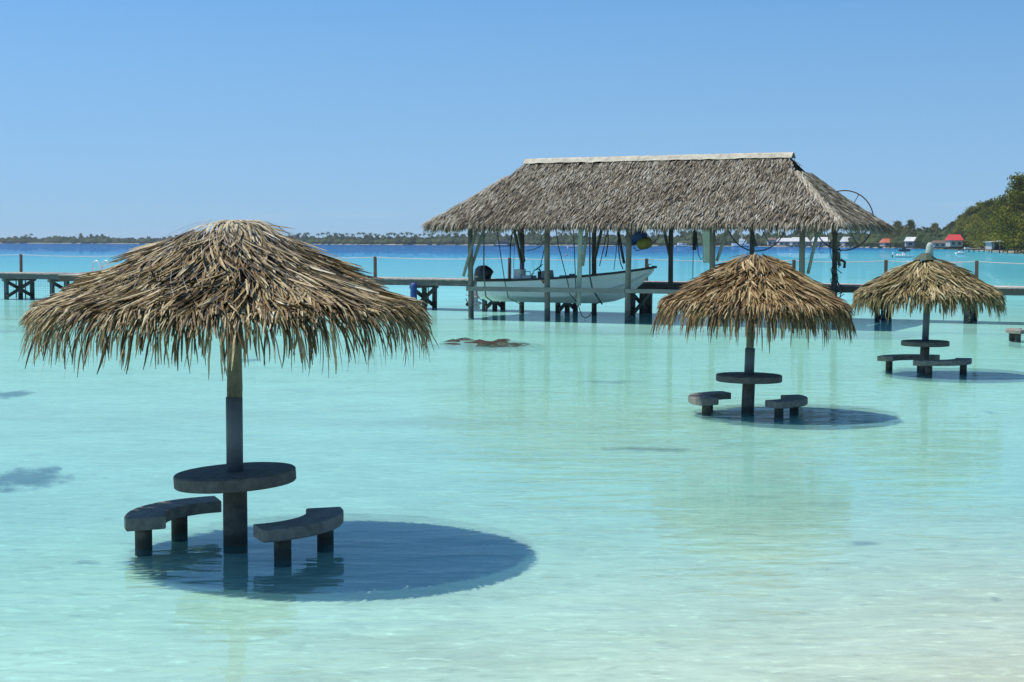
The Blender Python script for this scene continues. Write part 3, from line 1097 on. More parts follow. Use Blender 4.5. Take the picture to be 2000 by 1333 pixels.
# ------------------------------------------------------------------ benches
def bench(label, center, a0, a1, r0, r1, z, th, leg_angles, leg_r, rad, group='curved concrete benches around the parasols'):
    root = thing('curved_bench', label, 'bench', center, 0, group)
    n = 22
    mb = MB()
    vs, fs = [], []
    e = 0.012
    sec = [(r0, -th + e), (r0 + e, -th), (r1 - e, -th), (r1, -th + e), (r1, -e), (r1 - e, 0), (r0 + e, 0), (r0, -e)]
    m = len(sec)
    for i in range(n + 1):
        a = R(a0 + (a1 - a0) * i / n)
        for (r, dz) in sec:
            vs.append((r * math.cos(a), r * math.sin(a), z + dz))
    for i in range(n):
        for k in range(m):
            k2 = (k + 1) % m
            fs.append((i * m + k, i * m + k2, (i + 1) * m + k2, (i + 1) * m + k))
    fs.append(tuple(range(m - 1, -1, -1)))
    fs.append(tuple(n * m + k for k in range(m)))
    mb.add(vs, fs)
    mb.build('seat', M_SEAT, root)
    for a in leg_angles:
        a = R(a)
        x, y = leg_r * math.cos(a), leg_r * math.sin(a)
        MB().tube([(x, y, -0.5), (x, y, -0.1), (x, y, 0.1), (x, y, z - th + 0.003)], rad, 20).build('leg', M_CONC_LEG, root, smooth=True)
    return root


bench('sunlit curved bench left of the nearest parasol pole, striped by fringe shadow', P1, 204, 112, 0.64, 1.0, 0.30, 0.11, (193, 140), 0.83, 0.078)
bench('shaded curved bench right of the nearest parasol pole', P1, -66, 18, 0.66, 1.0, 0.30, 0.11, (-50, 4), 0.83, 0.078)
bench('curved bench left of the brown parasol pole in front of the boathouse', P2, 212, 108, 0.62, 0.98, 0.27, 0.11, (205, 136), 0.80, 0.075)
bench('curved bench right of the brown parasol pole in front of the boathouse', P2, -72, 20, 0.62, 0.98, 0.27, 0.11, (-60, 8), 0.80, 0.075)
bench('bench behind the pole of the farthest parasol', P3, 158, 55, 0.66, 1.0, 0.34, 0.11, (138, 80), 0.83, 0.075)
bench('bench in front of the pole of the farthest parasol', P3, -118, -8, 0.66, 1.0, 0.34, 0.11, (-98, -24), 0.83, 0.075)
PB = at(2035, 668)
bench('lone grey bench cut off by the right frame edge', PB, 215, 130, 0.64, 1.0, 0.36, 0.11, (200, 150), 0.84, 0.085)

# ------------------------------------------------------------------ boathouse frame of reference
BU = Vector((2.0, -1.0, 0)).normalized()
BV = Vector((1.0, 2.0, 0)).normalized()
BO = at(920, 622)
BRZ = math.atan2(BU.y, BU.x)
POST_U = [0, 3.13, 6.26, 9.40, 12.53]
BACK_V = 4.25


def loc(px, py, v):
    """local boathouse coordinates of a pixel on the upright plane at depth v"""
    d = ray(px, py)
    o = Vector((0, 0, CAM_H))
    t = (BO + BV * v - o).dot(BV) / d.dot(BV)
    p = o + d * t - BO
    return Vector((p.dot(BU), v, p.z))


def world_of(l):
    return BO + BU * l[0] + BV * l[1] + Vector((0, 0, l[2]))


house = thing('thatched_boathouse', 'open boathouse with a long grey thatched roof on posts in the water', 'boathouse', BO, BRZ)
for j, u in enumerate(POST_U):
    lean = random.uniform(-.03, .03)
    MB().tube([(u, 0, -1.2), (u, 0, 0), (u + lean * .3, 0, 1.2), (u + lean, 0, 2.4), (u + lean, 0, 3.45)], [.105, .105, .10, .10, .095], 16).build(
        'post', M_POSTW, house, smooth=True)
    lean = random.uniform(-.04, .04)
    MB().tube([(u, BACK_V, -1.4), (u, BACK_V, 0), (u + lean * .5, BACK_V, 1.4), (u + lean, BACK_V, 2.6), (u + lean, BACK_V, 3.45)],
              [.10, .10, .095, .09, .085], 14).build('post', M_POSTD if j else M_POSTD, house, smooth=True)
# knee struts
STRUTS = [((905, 540), (933, 440), -.18), ((915, 541), (948, 440), .18), ((1400, 510), (1424, 440), .16), ((1578, 535), (1600, 440), .16),
          ((1138, 520), (1148, 440), .14)]
for a, b, v in STRUTS:
    MB().tube([loc(*a, v), loc(*b, v)], [.055, .06], 10).build('strut', M_RAIL, house, smooth=True)
for a, b in (((1019, 515), (1003, 445)), ((1024, 512), (1012, 445)), ((1640, 520), (1625, 440)), ((1477, 480), (1462, 440)), ((1308, 500), (1296, 445)),
             ((1160, 515), (1176, 445)), ((1219, 515), (1206, 445))):
    MB().tube([loc(*a, BACK_V - .14), loc(*b, BACK_V - .14)], [.055, .06], 10).build('strut', M_POSTD, house, smooth=True)
# wall plates, ties, front rail
for v in (0, BACK_V):
    MB().bar((-.7, v, 3.42), (13.4, v, 3.42), .12, .16).build('wall_plate', M_POSTD, house)
for u in POST_U:
    MB().bar((u, -.5, 3.50), (u, BACK_V + .5, 3.50), .10, .12).build('tie_beam', M_POSTD, house)
rl = loc(911, 566, -.14)
MB().bar((rl.x, -.14, 1.10), (6.2, -.14, 1.12), .07, .17).build('rail', M_RAIL, house, bevel=.008)
MB().bar((6.23, -.145, 1.12), (12.9, -.145, 1.12), .07, .15).build('rail', M_RAIL, house, bevel=.008)

# roof
EZ, RZ = 3.46, 5.84
U0, U1, V0, V1 = -1.2, 14.1, -1.2, BACK_V + 1.2
VC = (V0 + V1) / 2
RU0, RU1 = 1.25, 11.45
GZ = 5.25
GH = (RZ - GZ) / (RZ - EZ) * (VC - V0)
GU0, GU1 = RU0 - .42, RU1 + .48


def bow(t):
    return -0.10 * math.sin(math.pi * t)


roof_quads = {
    'front': [(U0, V0, EZ), (U1, V0, EZ), (RU1, VC, RZ), (RU0, VC, RZ)],
    'back': [(U1, V1, EZ), (U0, V1, EZ), (RU0, VC, RZ), (RU1, VC, RZ)],
}


def slope_point(face, a, b):
    """a along the eave 0..1, b from eave 0 to top 1 -> local point on the thatch"""
    if face in ('front', 'back'):
        v = V0 + (VC - V0) * b if face == 'front' else V1 + (VC - V1) * b
        z = EZ + (RZ - EZ) * b
        # hip line: from the eave corner to the gablet foot, then up the gablet
        bg_ = (GZ - EZ) / (RZ - EZ)
        if b < bg_:
            ul = U0 + (GU0 - U0) * b / bg_
            ur = U1 + (GU1 - U1) * b / bg_
        else:
            k = (b - bg_) / (1 - bg_)
            ul = GU0 + (RU0 - GU0) * k
            ur = GU1 + (RU1 - GU1) * k
        u = ul + (ur - ul) * a
        return Vector((u, v, z + bow(b) * 0.6 + 0.02 * mnoise.noise(Vector((u * .8, b * 5, 0)))))
    u0, u1 = (U0, GU0) if face == 'left' else (U1, GU1)
    u = u0 + (u1 - u0) * b
    z = EZ + (GZ - EZ) * b
    hw = (VC - V0) + (GH - (VC - V0)) * b
    v = VC + hw * (2 * a - 1) * (1 if face == 'right' else -1)
    return Vector((u, v, z + bow(b) * 0.6 + 0.02 * mnoise.noise(Vector((v * .8, b * 5, 4)))))


core = MB()
for face in ('front', 'back', 'left', 'right'):
    na, nb = 24, 8
    vs, fs = [], []
    for j in range(nb + 1):
        for i in range(na + 1):
            vs.append(slope_point(face, i / na, j / nb) - Vector((0, 0, .05)))
    for j in range(nb):
        for i in range(na):
            q = j * (na + 1) + i
            fs.append((q, q + 1, q + na + 2, q + na + 1))
    core.add(vs, fs)
# gablet closing boards
core.add([(GU0, VC - GH, GZ - .05), (GU0, VC + GH, GZ - .05), (RU0 + .1, VC, RZ - .06)], [(0, 1, 2)])
core.add([(GU1 - .25, VC - GH, GZ - .05), (GU1 - .25, VC + GH, GZ - .05), (RU1 - .1, VC, RZ - .06)], [(0, 2, 1)])
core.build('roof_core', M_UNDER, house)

random.seed(44)
roof = MB()


def roof_blade(face, a, b, L, w, tone, phi, lift, n=4):
    p = slope_point(face, a, b)
    q = slope_point(face, a, max(0, b - 0.1)) if b > 0.1 else None
    if q is None:
        hi = slope_point(face, a, b + 0.1)
        d = (p - hi)
    else:
        d = (q - p)
    if face in ('front', 'back'):
        d = Vector((0, d.y, d.z))
        tang = Vector((1, 0, 0))
    else:
        d = Vector((d.x, 0, d.z))
        tang = Vector((0, 1, 0))
    d.normalize()
    nrm = tang.cross(d)
    if nrm.z < 0:
        nrm = -nrm
    dd = (d * math.cos(phi) + tang * math.sin(phi)).normalized()
    pts_ = []
    x = p + nrm * (lift * .4)
    for i in range(n):
        pts_.append(x.copy())
        below = x.z < EZ + 0.02
        if below:
            dd = (dd + Vector((0, 0, -0.5))).normalized()
        x = x + dd * (L / (n - 1)) + nrm * (lift * .6 / n if not below else 0)
    sd = (Matrix.Rotation(random.gauss(0, .5), 3, dd) @ (tang - dd * tang.dot(dd)).normalized())
    roof.strip(pts_, sd, w, tone, random.choice((.5, .3, -.3)))


def roof_tone(a, b, k):
    n_ = mnoise.noise(Vector((a * 9 + k, b * 3, k))) * 0.22 + mnoise.noise(Vector((a * 60, b * 16, k))) * 0.12
    low = -0.10 * max(0, 1 - b * 4)
    return min(1, max(0, random.gauss(0.57, 0.22) + n_ + low))


for face, cnt in (('front', 19000), ('right', 5200), ('left', 2600), ('back', 4500)):
    fk = {'front': 0, 'right': 3, 'left': 5, 'back': 7}[face]
    for k in range(cnt):
        a = random.random()
        b = random.random() ** (1.0 if face in ('front', 'back') else 1.35)
        roof_blade(face, a, b, random.uniform(.28, .52), random.uniform(.022, .044), roof_tone(a, b, fk), random.gauss(0, .16), random.uniform(.02, .14))
    for k in range(cnt // 7):
        a = random.random()
        cl = mnoise.noise(Vector((a * 40, fk, 0)))
        roof_blade(face, a, random.uniform(0.0, 0.06), random.uniform(.20, .42) * (1 + .5 * cl), random.uniform(.025, .045),
                   min(1, max(0, random.gauss(.42, .16))), random.gauss(0, .2), random.uniform(0, .07), 5)
roof.build('roof_thatch', M_THATCH_GREY, house, kind='stuff')
# hip caps: paler blades brushed along both front hips
hip = MB()
for side_ in ('left', 'right'):
    for k in range(700 if side_ == 'right' else 350):
        t = random.random()
        p = slope_point('front', 0.0 if side_ == 'left' else 1.0, t * (GZ - EZ) / (RZ - EZ)) + Vector((random.gauss(0, .05), 0, .09))
        sg = random.choice((-1, 1))
        out_ = Vector((1 if side_ == 'right' else -1, 0, -.75))
        fro = Vector((0, -1, -.72))
        d = (out_ * random.uniform(.25, 1.1) + fro * random.uniform(.25, 1.1)).normalized()
        pp = [p + d * (i * .13) + Vector((random.gauss(0, .01), 0, .03 * math.sin(i))) for i in range(4)]
        sd = d.cross(Vector((0, 0, 1))).normalized()
        hip.strip(pp, sd, random.uniform(.03, .055), min(1, max(0, random.gauss(.63, .2))), .3)
hip.build('hip_thatch', M_THATCH_GREY, house, kind='stuff')
# ridge capping sheets, one object each
nsheet = 9
for k in range(nsheet):
    ua = RU0 - .05 + (RU1 - RU0 + .12) * k / nsheet
    ub = RU0 - .05 + (RU1 - RU0 + .12) * (k + 1) / nsheet + .05
    mb = MB()
    vs, fs = [], []
    m_ = 10
    for i in range(m_ + 1):
        u = ua + (ub - ua) * i / m_
        lift = .006 * (k % 2) + .012 * mnoise.noise(Vector((u * 3, k, 0)))
        for (dv, dz) in ((-.26, -.11 + .03 * mnoise.noise(Vector((u * 2.4, 5, k)))), (-.12, .03), (0, .085), (.12, .03), (.26, -.11)):
            vs.append((u, VC + dv, RZ + .045 + dz + lift))
    for i in range(m_):
        for j in range(4):
            q = i * 5 + j
            fs.append((q, q + 5, q + 6, q + 1))
    mb.add(vs, fs)
    o = mb.build('ridge_sheet', M_CAP, house)
    so = o.modifiers.new('thickness', 'SOLIDIFY')
    so.thickness = .012

# ------------------------------------------------------------------ pier
PV0, PV1 = 4.92, 6.95
DECK = 1.30
pier = thing('wooden_pier', 'long grey wooden pier crossing behind the boathouse on braced piles', 'pier', BO, BRZ)
random.seed(61)
plank_me = []
for v in range(5):
    b = MB()
    b.box((0, 0, 0), (.150, PV1 - PV0 + .12, .045), tone=random.uniform(.1, .9))
    plank_me.append(b.build('plank', M_PLANK, link=False).data)
n_pl = 296
for k in range(n_pl):
    u = -29.3 + 49.3 * k / n_pl
    o = bpy.data.objects.new('plank', random.choice(plank_me))
    o.location = (u, (PV0 + PV1) / 2 + random.gauss(0, .015), DECK - .022 + random.gauss(0, .004))
    o.rotation_euler = (0, random.gauss(0, .006), random.gauss(0, .006))
    col.objects.link(o)
    o.parent = pier
for v in (PV0 + .02, (PV0 + PV1) / 2, PV1 - .02):
    u = -29.5
    while u < 20:
        ue = min(20.2, u + 6.4)
        MB().bar((u, v, DECK - .165), (ue - .01, v, DECK - .165), .07, .22).build('beam', M_BEAM, pier)
        u = ue
BENTS = [-28.1, -25.2, -21.5, -18.2, -15.0, -11.8, -8.6, -5.4, -2.1, 1.2, 4.4, 7.6, 10.8, 13.9, 17.0]
for u in BENTS:
    for v in (PV0 + .16, (PV0 + PV1) / 2 + .06, PV1 - .16):
        MB().bar((u, v, -2.2), (u + random.gauss(0, .02), v, DECK - .285), .17, .17).build('pile', M_PILE, pier, bevel=.02)
    MB().bar((u, PV0 - .05, DECK - .34), (u, PV1 + .05, DECK - .34), .19, .11).build('cross_beam', M_BEAM, pier)
    MB().bar((u - .12, PV0 + .05, .98), (u - .12, PV1 - .05, .14), .05, .16).build('brace', M_BRACE, pier)
    MB().bar((u + .12, PV0 + .05, .14), (u + .12, PV1 - .05, .98), .05, .16).build('brace', M_BRACE, pier)
RP = []
for px in (-190, 41, 257, 495, 733, 995, 1262, 1550, 1730, 1908, 2120):
    k = ray(px, 530)
    p = loc(px, 530, PV1 - .1)
    u = p.x
    top = DECK + .88 + random.gauss(0, .015)
    MB().bar((u, PV1 - .1, DECK - .5 if px != 1262 else -1.0), (u + random.gauss(0, .015), PV1 - .1, top), .11, .11).build('rail_post', M_RAILPOST, pier, bevel=.01)
    RP.append(Vector((u, PV1 - .1, top - .03)))
# widening platform with brown beams at the left
pl = loc(124, 545, 3.7)
pu0, pu1 = pl.x, pl.x + 6.2
for k in range(38):
    o = bpy.data.objects.new('plank', plank_me[0])
    o.location = (pu0 + .08 + k * .162, 4.1, DECK - .026)
    o.scale = (1, 0.69, 1)
    col.objects.link(o)
    o.parent = pier
MB().bar((pu0, 3.42, DECK - .17), (pu1, 3.42, DECK - .17), .07, .23).build('beam', M_BEAMB, pier)
MB().bar((pu0 + .03, 3.46, DECK - .17), (pu0 + .03, 4.85, DECK - .17), .06, .23).build('beam', M_BEAMB, pier)
for du in (.3, 1.0, 3.0, 5.0):
    MB().bar((pu0 + du, 3.6, -2.2), (pu0 + du, 3.6, DECK - .29), .17, .17).build('pile', M_PILE, pier, bevel=.02)

# rope strung along the pier posts
mb = MB()
for a, b in zip(RP, RP[1:]):
    mb.tube(catenary(a, b, .06, 8), .016, 5)
o = mb.build('handrail_rope', M_ROPEW)
o.location = BO
o.rotation_euler = (0, 0, BRZ)
tag(o, 'pale rope strung from post to post along the pier', 'rope')

# bathing ladder
lad = thing('swim_ladder', 'shiny steel bathing ladder hoops on the left end of the pier', 'ladder', BO, BRZ)
for px, v in ((180, 4.3), (199, 5.2)):
    a = loc(px + 1, 536, v)
    u = a.x
    pts_ = [(u, v, DECK), (u, v, DECK + .42)]
    for i in range(9):
        t = math.pi * (1 - i / 8 * .62)
        pts_.append((u + .22 + .22 * math.cos(t), v, DECK + .44 + .18 * math.sin(t)))
    pts_ += [(u + .66, v, DECK + .05), (u + .72, v, DECK - .4)]
    MB().tube(pts_, .032, 10).build('handrail', M_CHROME, lad, smooth=True)

# wire pen under the left part of the pier, and stakes
fence = thing('wire_fence', 'thin wire netting fence standing in the water under the left end of the pier', 'fence', BO, BRZ)
fu0, fu1, fv = -31.0, -17.5, 7.4
mb = MB()
for k in range(9):
    z = .05 + k * .11
    mb.bar((fu0, fv, z), (fu1, fv, z), .008, .008)
for k in range(90):
    u = fu0 + (fu1 - fu0) * k / 89
    mb.bar((u, fv, -.3), (u, fv, .96), .005, .005)
mb.build('netting', M_WIRE, fence)
for px in (31, 49, 100):
    p = loc(px, 590, fv - .1)
    MB().tube([(p.x, fv - .06, -1.2), (p.x, fv - .06, 1.0)], .03, 8).build('stake', M_PILE, fence)

# blue fender tube and a rope end by the pier
dl = loc(808, 585, PV0 - .18)
tag(MB().lathe([(.05, .0), (.13, .05), (.14, .2), (.14, .85), (.12, .98), (.04, 1.02)], 16).build('fender', M_BLUE, smooth=True),
    'dark blue tube fender tied upright to a pier pile', 'fender')
bpy.data.objects['fender'].location = world_of((dl.x, dl.y, .12))
mb = MB()
mb.tube([world_of(loc(836, 556, 5.4)), world_of(loc(837, 585, 5.4)), world_of(loc(834, 598, 5.4)), world_of(loc(829, 604, 5.4))], .02, 6)
tag(mb.build('rope', M_ROPE), 'short dark rope end dangling below the pier left of the boathouse', 'rope')

# ------------------------------------------------------------------ boat
BVC = 2.1
boat = thing('motorboat', 'white open motorboat with dark gunwale hanging in slings under the boathouse', 'boat', world_of((0, BVC, 0)), BRZ)
BU0, BU1 = -0.42, 6.42


def lerp_tab(tab, x):
    for (a, b), (c, d) in zip(tab, tab[1:]):
        if x <= c:
            t = (x - a) / (c - a)
            t = max(0, min(1, t))
            return b + (d - b) * t
    return tab[-1][1]


SHEER = [(-.42, 1.38), (1.0, 1.41), (2.6, 1.49), (4.0, 1.60), (5.2, 1.73), (6.0, 1.85), (6.42, 1.93)]
KEEL = [(-.42, .56), (3.4, .55), (4.3, .57), (4.9, .66), (5.3, .80), (5.65, 1.05), (6.0, 1.36), (6.25, 1.62), (6.42, 1.80)]
BEAM = [(-.42, .86), (1.0, .94), (2.6, .97), (3.8, .92), (4.8, .76), (5.5, .54), (6.0, .32), (6.3, .13), (6.42, .03)]
CHB = [(-.42, .72), (1.0, .76), (2.6, .76), (3.8, .66), (4.8, .44), (5.5, .22), (6.0, .10), (6.3, .03), (6.42, .012)]
CHZ = [(-.42, .80), (2.6, .82), (3.8, .87), (4.8, 1.0), (5.5, 1.22), (6.0, 1.50), (6.3, 1.70), (6.42, 1.83)]
NS = 44
hull = MB()
rows = []
for i in range(NS + 1):
    u = BU0 + (BU1 - BU0) * (i / NS) ** .92
    zs, zk, b, cb, cz = (lerp_tab(t_, u) for t_ in (SHEER, KEEL, BEAM, CHB, CHZ))
    half = [(0.0, zk), (cb * .45, zk + (cz - zk) * .42), (cb * .47, zk + (cz - zk) * .36), (cb * .97, cz - .03), (cb, cz),
            (cb + (b - cb) * .42, cz + (zs - cz) * .36), (cb + (b - cb) * .66, cz + (zs - cz) * .62), (cb + (b - cb) * .72, cz + (zs - cz) * .63), (b, zs)]
    full = [(-y, z) for (y, z) in reversed(half)] + half[1:]
    rows.append([(u, y, z) for (y, z) in full])
m_ = len(rows[0])
vs = [p for r_ in rows for p in r_]
fs = []
for i in range(NS):
    for k in range(m_ - 1):
        fs.append((i * m_ + k, (i + 1) * m_ + k, (i + 1) * m_ + k + 1, i * m_ + k + 1))
fs.append(tuple(range(m_)))
hull.add(vs, fs)
# floor inside
fl = []
for i in range(NS + 1):
    u, b = rows[i][0][0], lerp_tab(BEAM, rows[i][0][0]) * .9
    zf = max(1.02, lerp_tab(CHZ, u) + .08)
    zf = min(zf, lerp_tab(SHEER, u) - .03)
    fl += [(u, -b, zf), (u, b, zf)]
hull.add(fl, [(2 * i, 2 * i + 1, 2 * i + 3, 2 * i + 2) for i in range(NS)])
hull.build('hull', M_HULL, boat)
gw = MB()
for sg in (-1, 1):
    pts_ = []
    for i in range(NS + 1):
        u = rows[i][0][0]
        pts_.append(Vector((u, sg * lerp_tab(BEAM, u), lerp_tab(SHEER, u))))
    vs, fs = [], []
    for p in pts_:
        for dy, dz in ((-.06, -.055), (.045, -.055), (.045, .03), (-.06, .03)):
            vs.append((p.x, p.y + sg * dy, p.z + dz))
    for i in range(NS):
        for k in range(4):
            k2 = (k + 1) % 4
            fs.append((i * 4 + k, i * 4 + k2, (i + 1) * 4 + k2, (i + 1) * 4 + k))
    gw.add(vs, fs)
gw.box((6.44, 0, 1.93), (.14, .16, .09))
gw.box((-.43, 0, 1.37), (.06, 1.72, .08))
gw.build('gunwale', M_GUNW, boat)
MB().tube([(6.20, 0, 1.93), (6.2, 0, 2.02)], .025, 8).build('cleat', M_GREYP, boat)
MB().box((6.2, 0, 2.03), (.2, .04, .035)).build('cleat', M_GREYP, boat)
# console group
MB().box((1.02, -.1, 1.46), (.32, .46, .68)).build('seat_box', M_WHITEP, boat, bevel=.02)
MB().box((1.42, -.1, 1.34), (.42, .5, .46)).build('seat_base', M_WHITEP, boat, bevel=.04)
MB().tube([(1.30, -.28, 1.5), (1.30, -.28, 1.72), (1.55, -.28, 1.72), (1.55, -.28, 1.5)], .018, 8).build('seat_rail', M_GREYP, boat)
mb = MB()
mb.add([(1.98, -.42, 1.1), (2.36, -.42, 1.1), (2.36, .3, 1.1), (1.98, .3, 1.1), (2.05, -.38, 1.74), (2.26, -.38, 1.78), (2.26, .26, 1.78), (2.05, .26, 1.74)],
       [(0, 3, 2, 1), (4, 5, 6, 7), (0, 1, 5, 4), (1, 2, 6, 5), (2, 3, 7, 6), (3, 0, 4, 7)])
mb.build('console', M_GREYP, boat, bevel=.03)
MB().box((1.93, -.12, 1.56), (.12, .4, .34)).build('instrument_panel', M_BLACK, boat, bevel=.03)
sw = MB()
c0 = Vector((1.80, -.12, 1.86))
ax = Vector((-.55, -.25, .80)).normalized()
e1 = ax.orthogonal().normalized()
e2 = ax.cross(e1)
ring = [c0 + (e1 * math.cos(t * math.pi / 12) + e2 * math.sin(t * math.pi / 12)) * .21 for t in range(25)]
sw.tube(ring, .018, 6, caps=False)
for t in range(3):
    a = t * 2.094
    sw.tube([c0 - ax * .05, c0 + (e1 * math.cos(a) + e2 * math.sin(a)) * .205], .013, 5)
sw.tube([c0 - ax * .05, c0 - ax * .28], .03, 6)
sw.build('steering_wheel', M_BLACK, boat)
MB().tube([(1.68, -.3, 1.42), (1.62, -.3, 1.60), (1.70, -.3, 1.68)], .025, 6).build('throttle', M_BLACK, boat)
MB().box((3.05, 0, 1.42), (.62, .6, .34)).build('fore_locker', M_GREYP, boat, bevel=.04)
MB().box((3.15, 0, 1.62), (.18, .16, .06)).build('locker_handle', M_GREYP, boat, bevel=.015)
# rust streak running down from a fitting
mb = MB()
ru = 2.42
rb = -lerp_tab(BEAM, ru) - .004
mb.add([(ru - .08, rb - .004, 1.42), (ru + .06, rb - .004, 1.42), (ru + .05, rb + .035, 1.33), (ru - .02, rb + .05, 1.27), (ru - .05, rb + .035, 1.33)], [(0, 4, 3, 2, 1)])
so = mb.build('rust_stain', M_RUST, boat)
# outboard motor
mot = MB()
prof_m = [(.0, 1.26), (.16, 1.27), (.22, 1.34), (.235, 1.55), (.22, 1.78), (.15, 1.90), (.05, 1.93)]
n = 20
vs, fs = [], []
for r_, z in prof_m:
    for k in range(n):
        t = 2 * math.pi * k / n
        vs.append((-.62 + r_ * 1.55 * math.cos(t) + (z - 1.5) * .10 + (.10 if z > 1.7 and math.cos(t) > 0 else 0), r_ * .95 * math.sin(t),
                   z - (.10 * max(0, math.cos(t)) if z > 1.7 else 0)))
for i in range(len(prof_m) - 1):
    for k in range(n):
        k2 = (k + 1) % n
        fs.append((i * n + k, i * n + k2, (i + 1) * n + k2, (i + 1) * n + k))
fs.append(tuple((len(prof_m) - 1) * n + k for k in range(n)))
mot.add(vs, fs)
outb = mot.build('outboard_motor', M_BLACK, boat, smooth=True)
mb = MB()
mb.box((-.86, -.226, 1.50), (.30, .012, .05))
mb.build('motor_stripe', M_GREYP, outb)
mb = MB()
for (a, b, w0, w1) in (((-.66, 0, 1.30), (-.92, 0, .78), .30, .24), ((-.92, 0, .78), (-1.0, 0, .40), .22, .18)):
    mb.bar(a, b, .12, w0)
mb.bar((-1.30, 0, .78), (-.72, 0, .70), .26, .03)
mb.build('motor_leg', M_GREYP, outb, bevel=.015)
mb = MB()
mb.tube([(-1.30, 0, .53), (-1.2, 0, .53), (-.95, 0, .50), (-.72, 0, .47), (-.64, 0, .46)], [.03, .07, .085, .06, .01], 12)
mb.add([(-1.10, -.012, .48), (-.78, -.012, .46), (-.72, -.012, .26), (-.95, -.012, .22), (-1.10, .012, .48), (-.78, .012, .46), (-.72, .012, .26), (-.95, .012, .22)],
       [(0, 1, 2, 3), (7, 6, 5, 4), (0, 4, 5, 1), (1, 5, 6, 2), (2, 6, 7, 3), (3, 7, 4, 0)])
mb.build('gearcase', M_GREYP, outb, smooth=False)
mb = MB()
for k in range(3):
    a = k * 2.094 + .4
    e = Vector((0, math.cos(a), math.sin(a)))
    s_ = Vector((.5, -math.sin(a) * .86, math.cos(a) * .86))
    c = Vector((-1.27, 0, .53))
    mb.add([c + e * .04 - s_ * .03, c + e * .12 - s_ * .09, c + e * .19 - s_ * .02, c + e * .18 + s_ * .05, c + e * .10 + s_ * .08, c + e * .04 + s_ * .03],
           [(0, 1, 2, 3, 4, 5)])
pr = mb.build('propeller', M_BLACK, outb)
pr.modifiers.new('thickness', 'SOLIDIFY').thickness = .012

bt = MB().lathe([(.04, 0), (.045, .02), (.045, .17), (.02, .22), (.018, .26)], 12).build('bottle', M_PURPLE, smooth=True)
bt.location = world_of((1.14, BVC - .1, 1.80))
tag(bt, 'small purple bottle standing on the white box in the boat', 'bottle')

# ------------------------------------------------------------------ ropes, slings and odds and ends under the roof
HN = BVC - 1.02       # just outside the near side of the hull


def rope(label, pts_, mat=M_ROPE, rad=.016, v=HN, group='ropes and slings holding the boat', flat=False):
    out_ = []
    for q in pts_:
        vv = q[2] if len(q) > 2 else v
        out_.append(world_of(loc(q[0], q[1], vv)))
    base = out_[-1].copy()
    b = MB().tube([p - base for p in out_], rad, 6)
    o = b.build('rope', mat, smooth=True)
    o.location = base
    return tag(o, label, 'rope', group)


rope('dark rope slanting down to the gunwale behind the motor and under the hull', [(971, 452), (985, 545), (989, 565), (993, 582), (1016, 594.5, 1.7)])
rope('grey strap dropping just right of the motor cowling and round the hull', [(945, 445), (945, 520), (947, 560), (949, 580), (966, 593, 1.6)], M_ROPEG, .025)
rope('short dark sling round the stern corner of the hull', [(930, 566), (932, 580), (949, 592.5, 1.7)])
rope('dark rope slanting to the hull just right of the second front post', [(1086, 450), (1090, 478), (1109, 553), (1113, 575), (1127, 592, 1.6)])
rope('upright dark rope left of the hanging board', [(1120, 445), (1123, 520), (1126, 592)])
rope('greenish sling crossing the bow side of the hull', [(1152, 445), (1152, 540), (1157, 566), (1176, 594.5, 1.8)], M_ROPEG, .03)
rope('slack black rope loop drooping to the water below the hull', [(1128, 592), (1133, 608), (1137, 618), (1143, 622), (1150, 619), (1158, 607), (1164, 595), (1172, 590, 1.6)])
rope('dark rope from the roof to the console steering wheel', [(1068, 470), (1062, 492), (1055, 522)], v=2.0)
rope('rope swag running left to the second front post', [(1028, 490), (1042, 488), (1055, 482), (1066, 472), (1069, 455)], v=2.4, rad=.013)
rope('doubled dark rope falling behind the seat box', [(1001, 452), (997, 478), (995, 545)], v=2.2, rad=.02)
rope('pale thin cord between motor and seat box', [(1005, 475), (1003, 525)], M_ROPEG, .01, 3.1)
rope('rope slanting left of the fourth back post to the bow rail', [(1186, 455), (1178, 490), (1171, 520)], v=3.0)
rope('rope with a knotted tail hanging over the foredeck', [(1187, 448), (1188, 470), (1187, 478), (1185, 490), (1183, 502)], v=1.8, rad=.022)
rope('first of the thin lines fanning down to the foredeck', [(1206, 470), (1199, 528)], v=2.5, rad=.012)
rope('thicker curved line fanning down to the foredeck', [(1207, 455), (1209, 495), (1212, 515), (1217, 526)], v=2.5, rad=.02)
rope('looped rope hung by the second front post', [(1066, 452), (1058, 462), (1056, 470), (1060, 474), (1066, 468), (1067, 452)], v=1.9, rad=.014)
rope('long thin black line hanging right of the dark back post', [(1358, 452), (1354, 490), (1353, 545)], v=1.2, rad=.012, group='loose ropes under the boathouse roof')
rope('black line sagging from the rope bunch to the pale sheet', [(1361, 470), (1364, 498), (1369, 508), (1376, 500)], v=1.2, rad=.014, group='loose ropes under the boathouse roof')
rope('wispy cord dangling left of the last back post', [(1604, 470), (1600, 488), (1603, 496), (1609, 492)], v=1.5, rad=.008, group='loose ropes under the boathouse roof')
rope('crossed cord hanging right of the last front post', [(1616, 455), (1620, 480), (1624, 505), (1632, 520)], v=3.2, rad=.012, group='loose ropes under the boathouse roof')
random.seed(3)
bunch = MB()
for k in range(9):
    dx = random.uniform(-5, 5)
    bunch.tube([world_of(loc(1358 + dx * .4, 448, 1.2)), world_of(loc(1358 + dx, 470, 1.2 + dx * .02)), world_of(loc(1357 + dx * .8, 488, 1.2)),
                world_of(loc(1358 - dx * .5, 470, 1.25))], .022, 5)
tag(bunch.build('rope_bunch', M_ROPE), 'thick bunch of black rope hanging under the eave left of the pale sheet', 'rope bunch')
tang = MB()
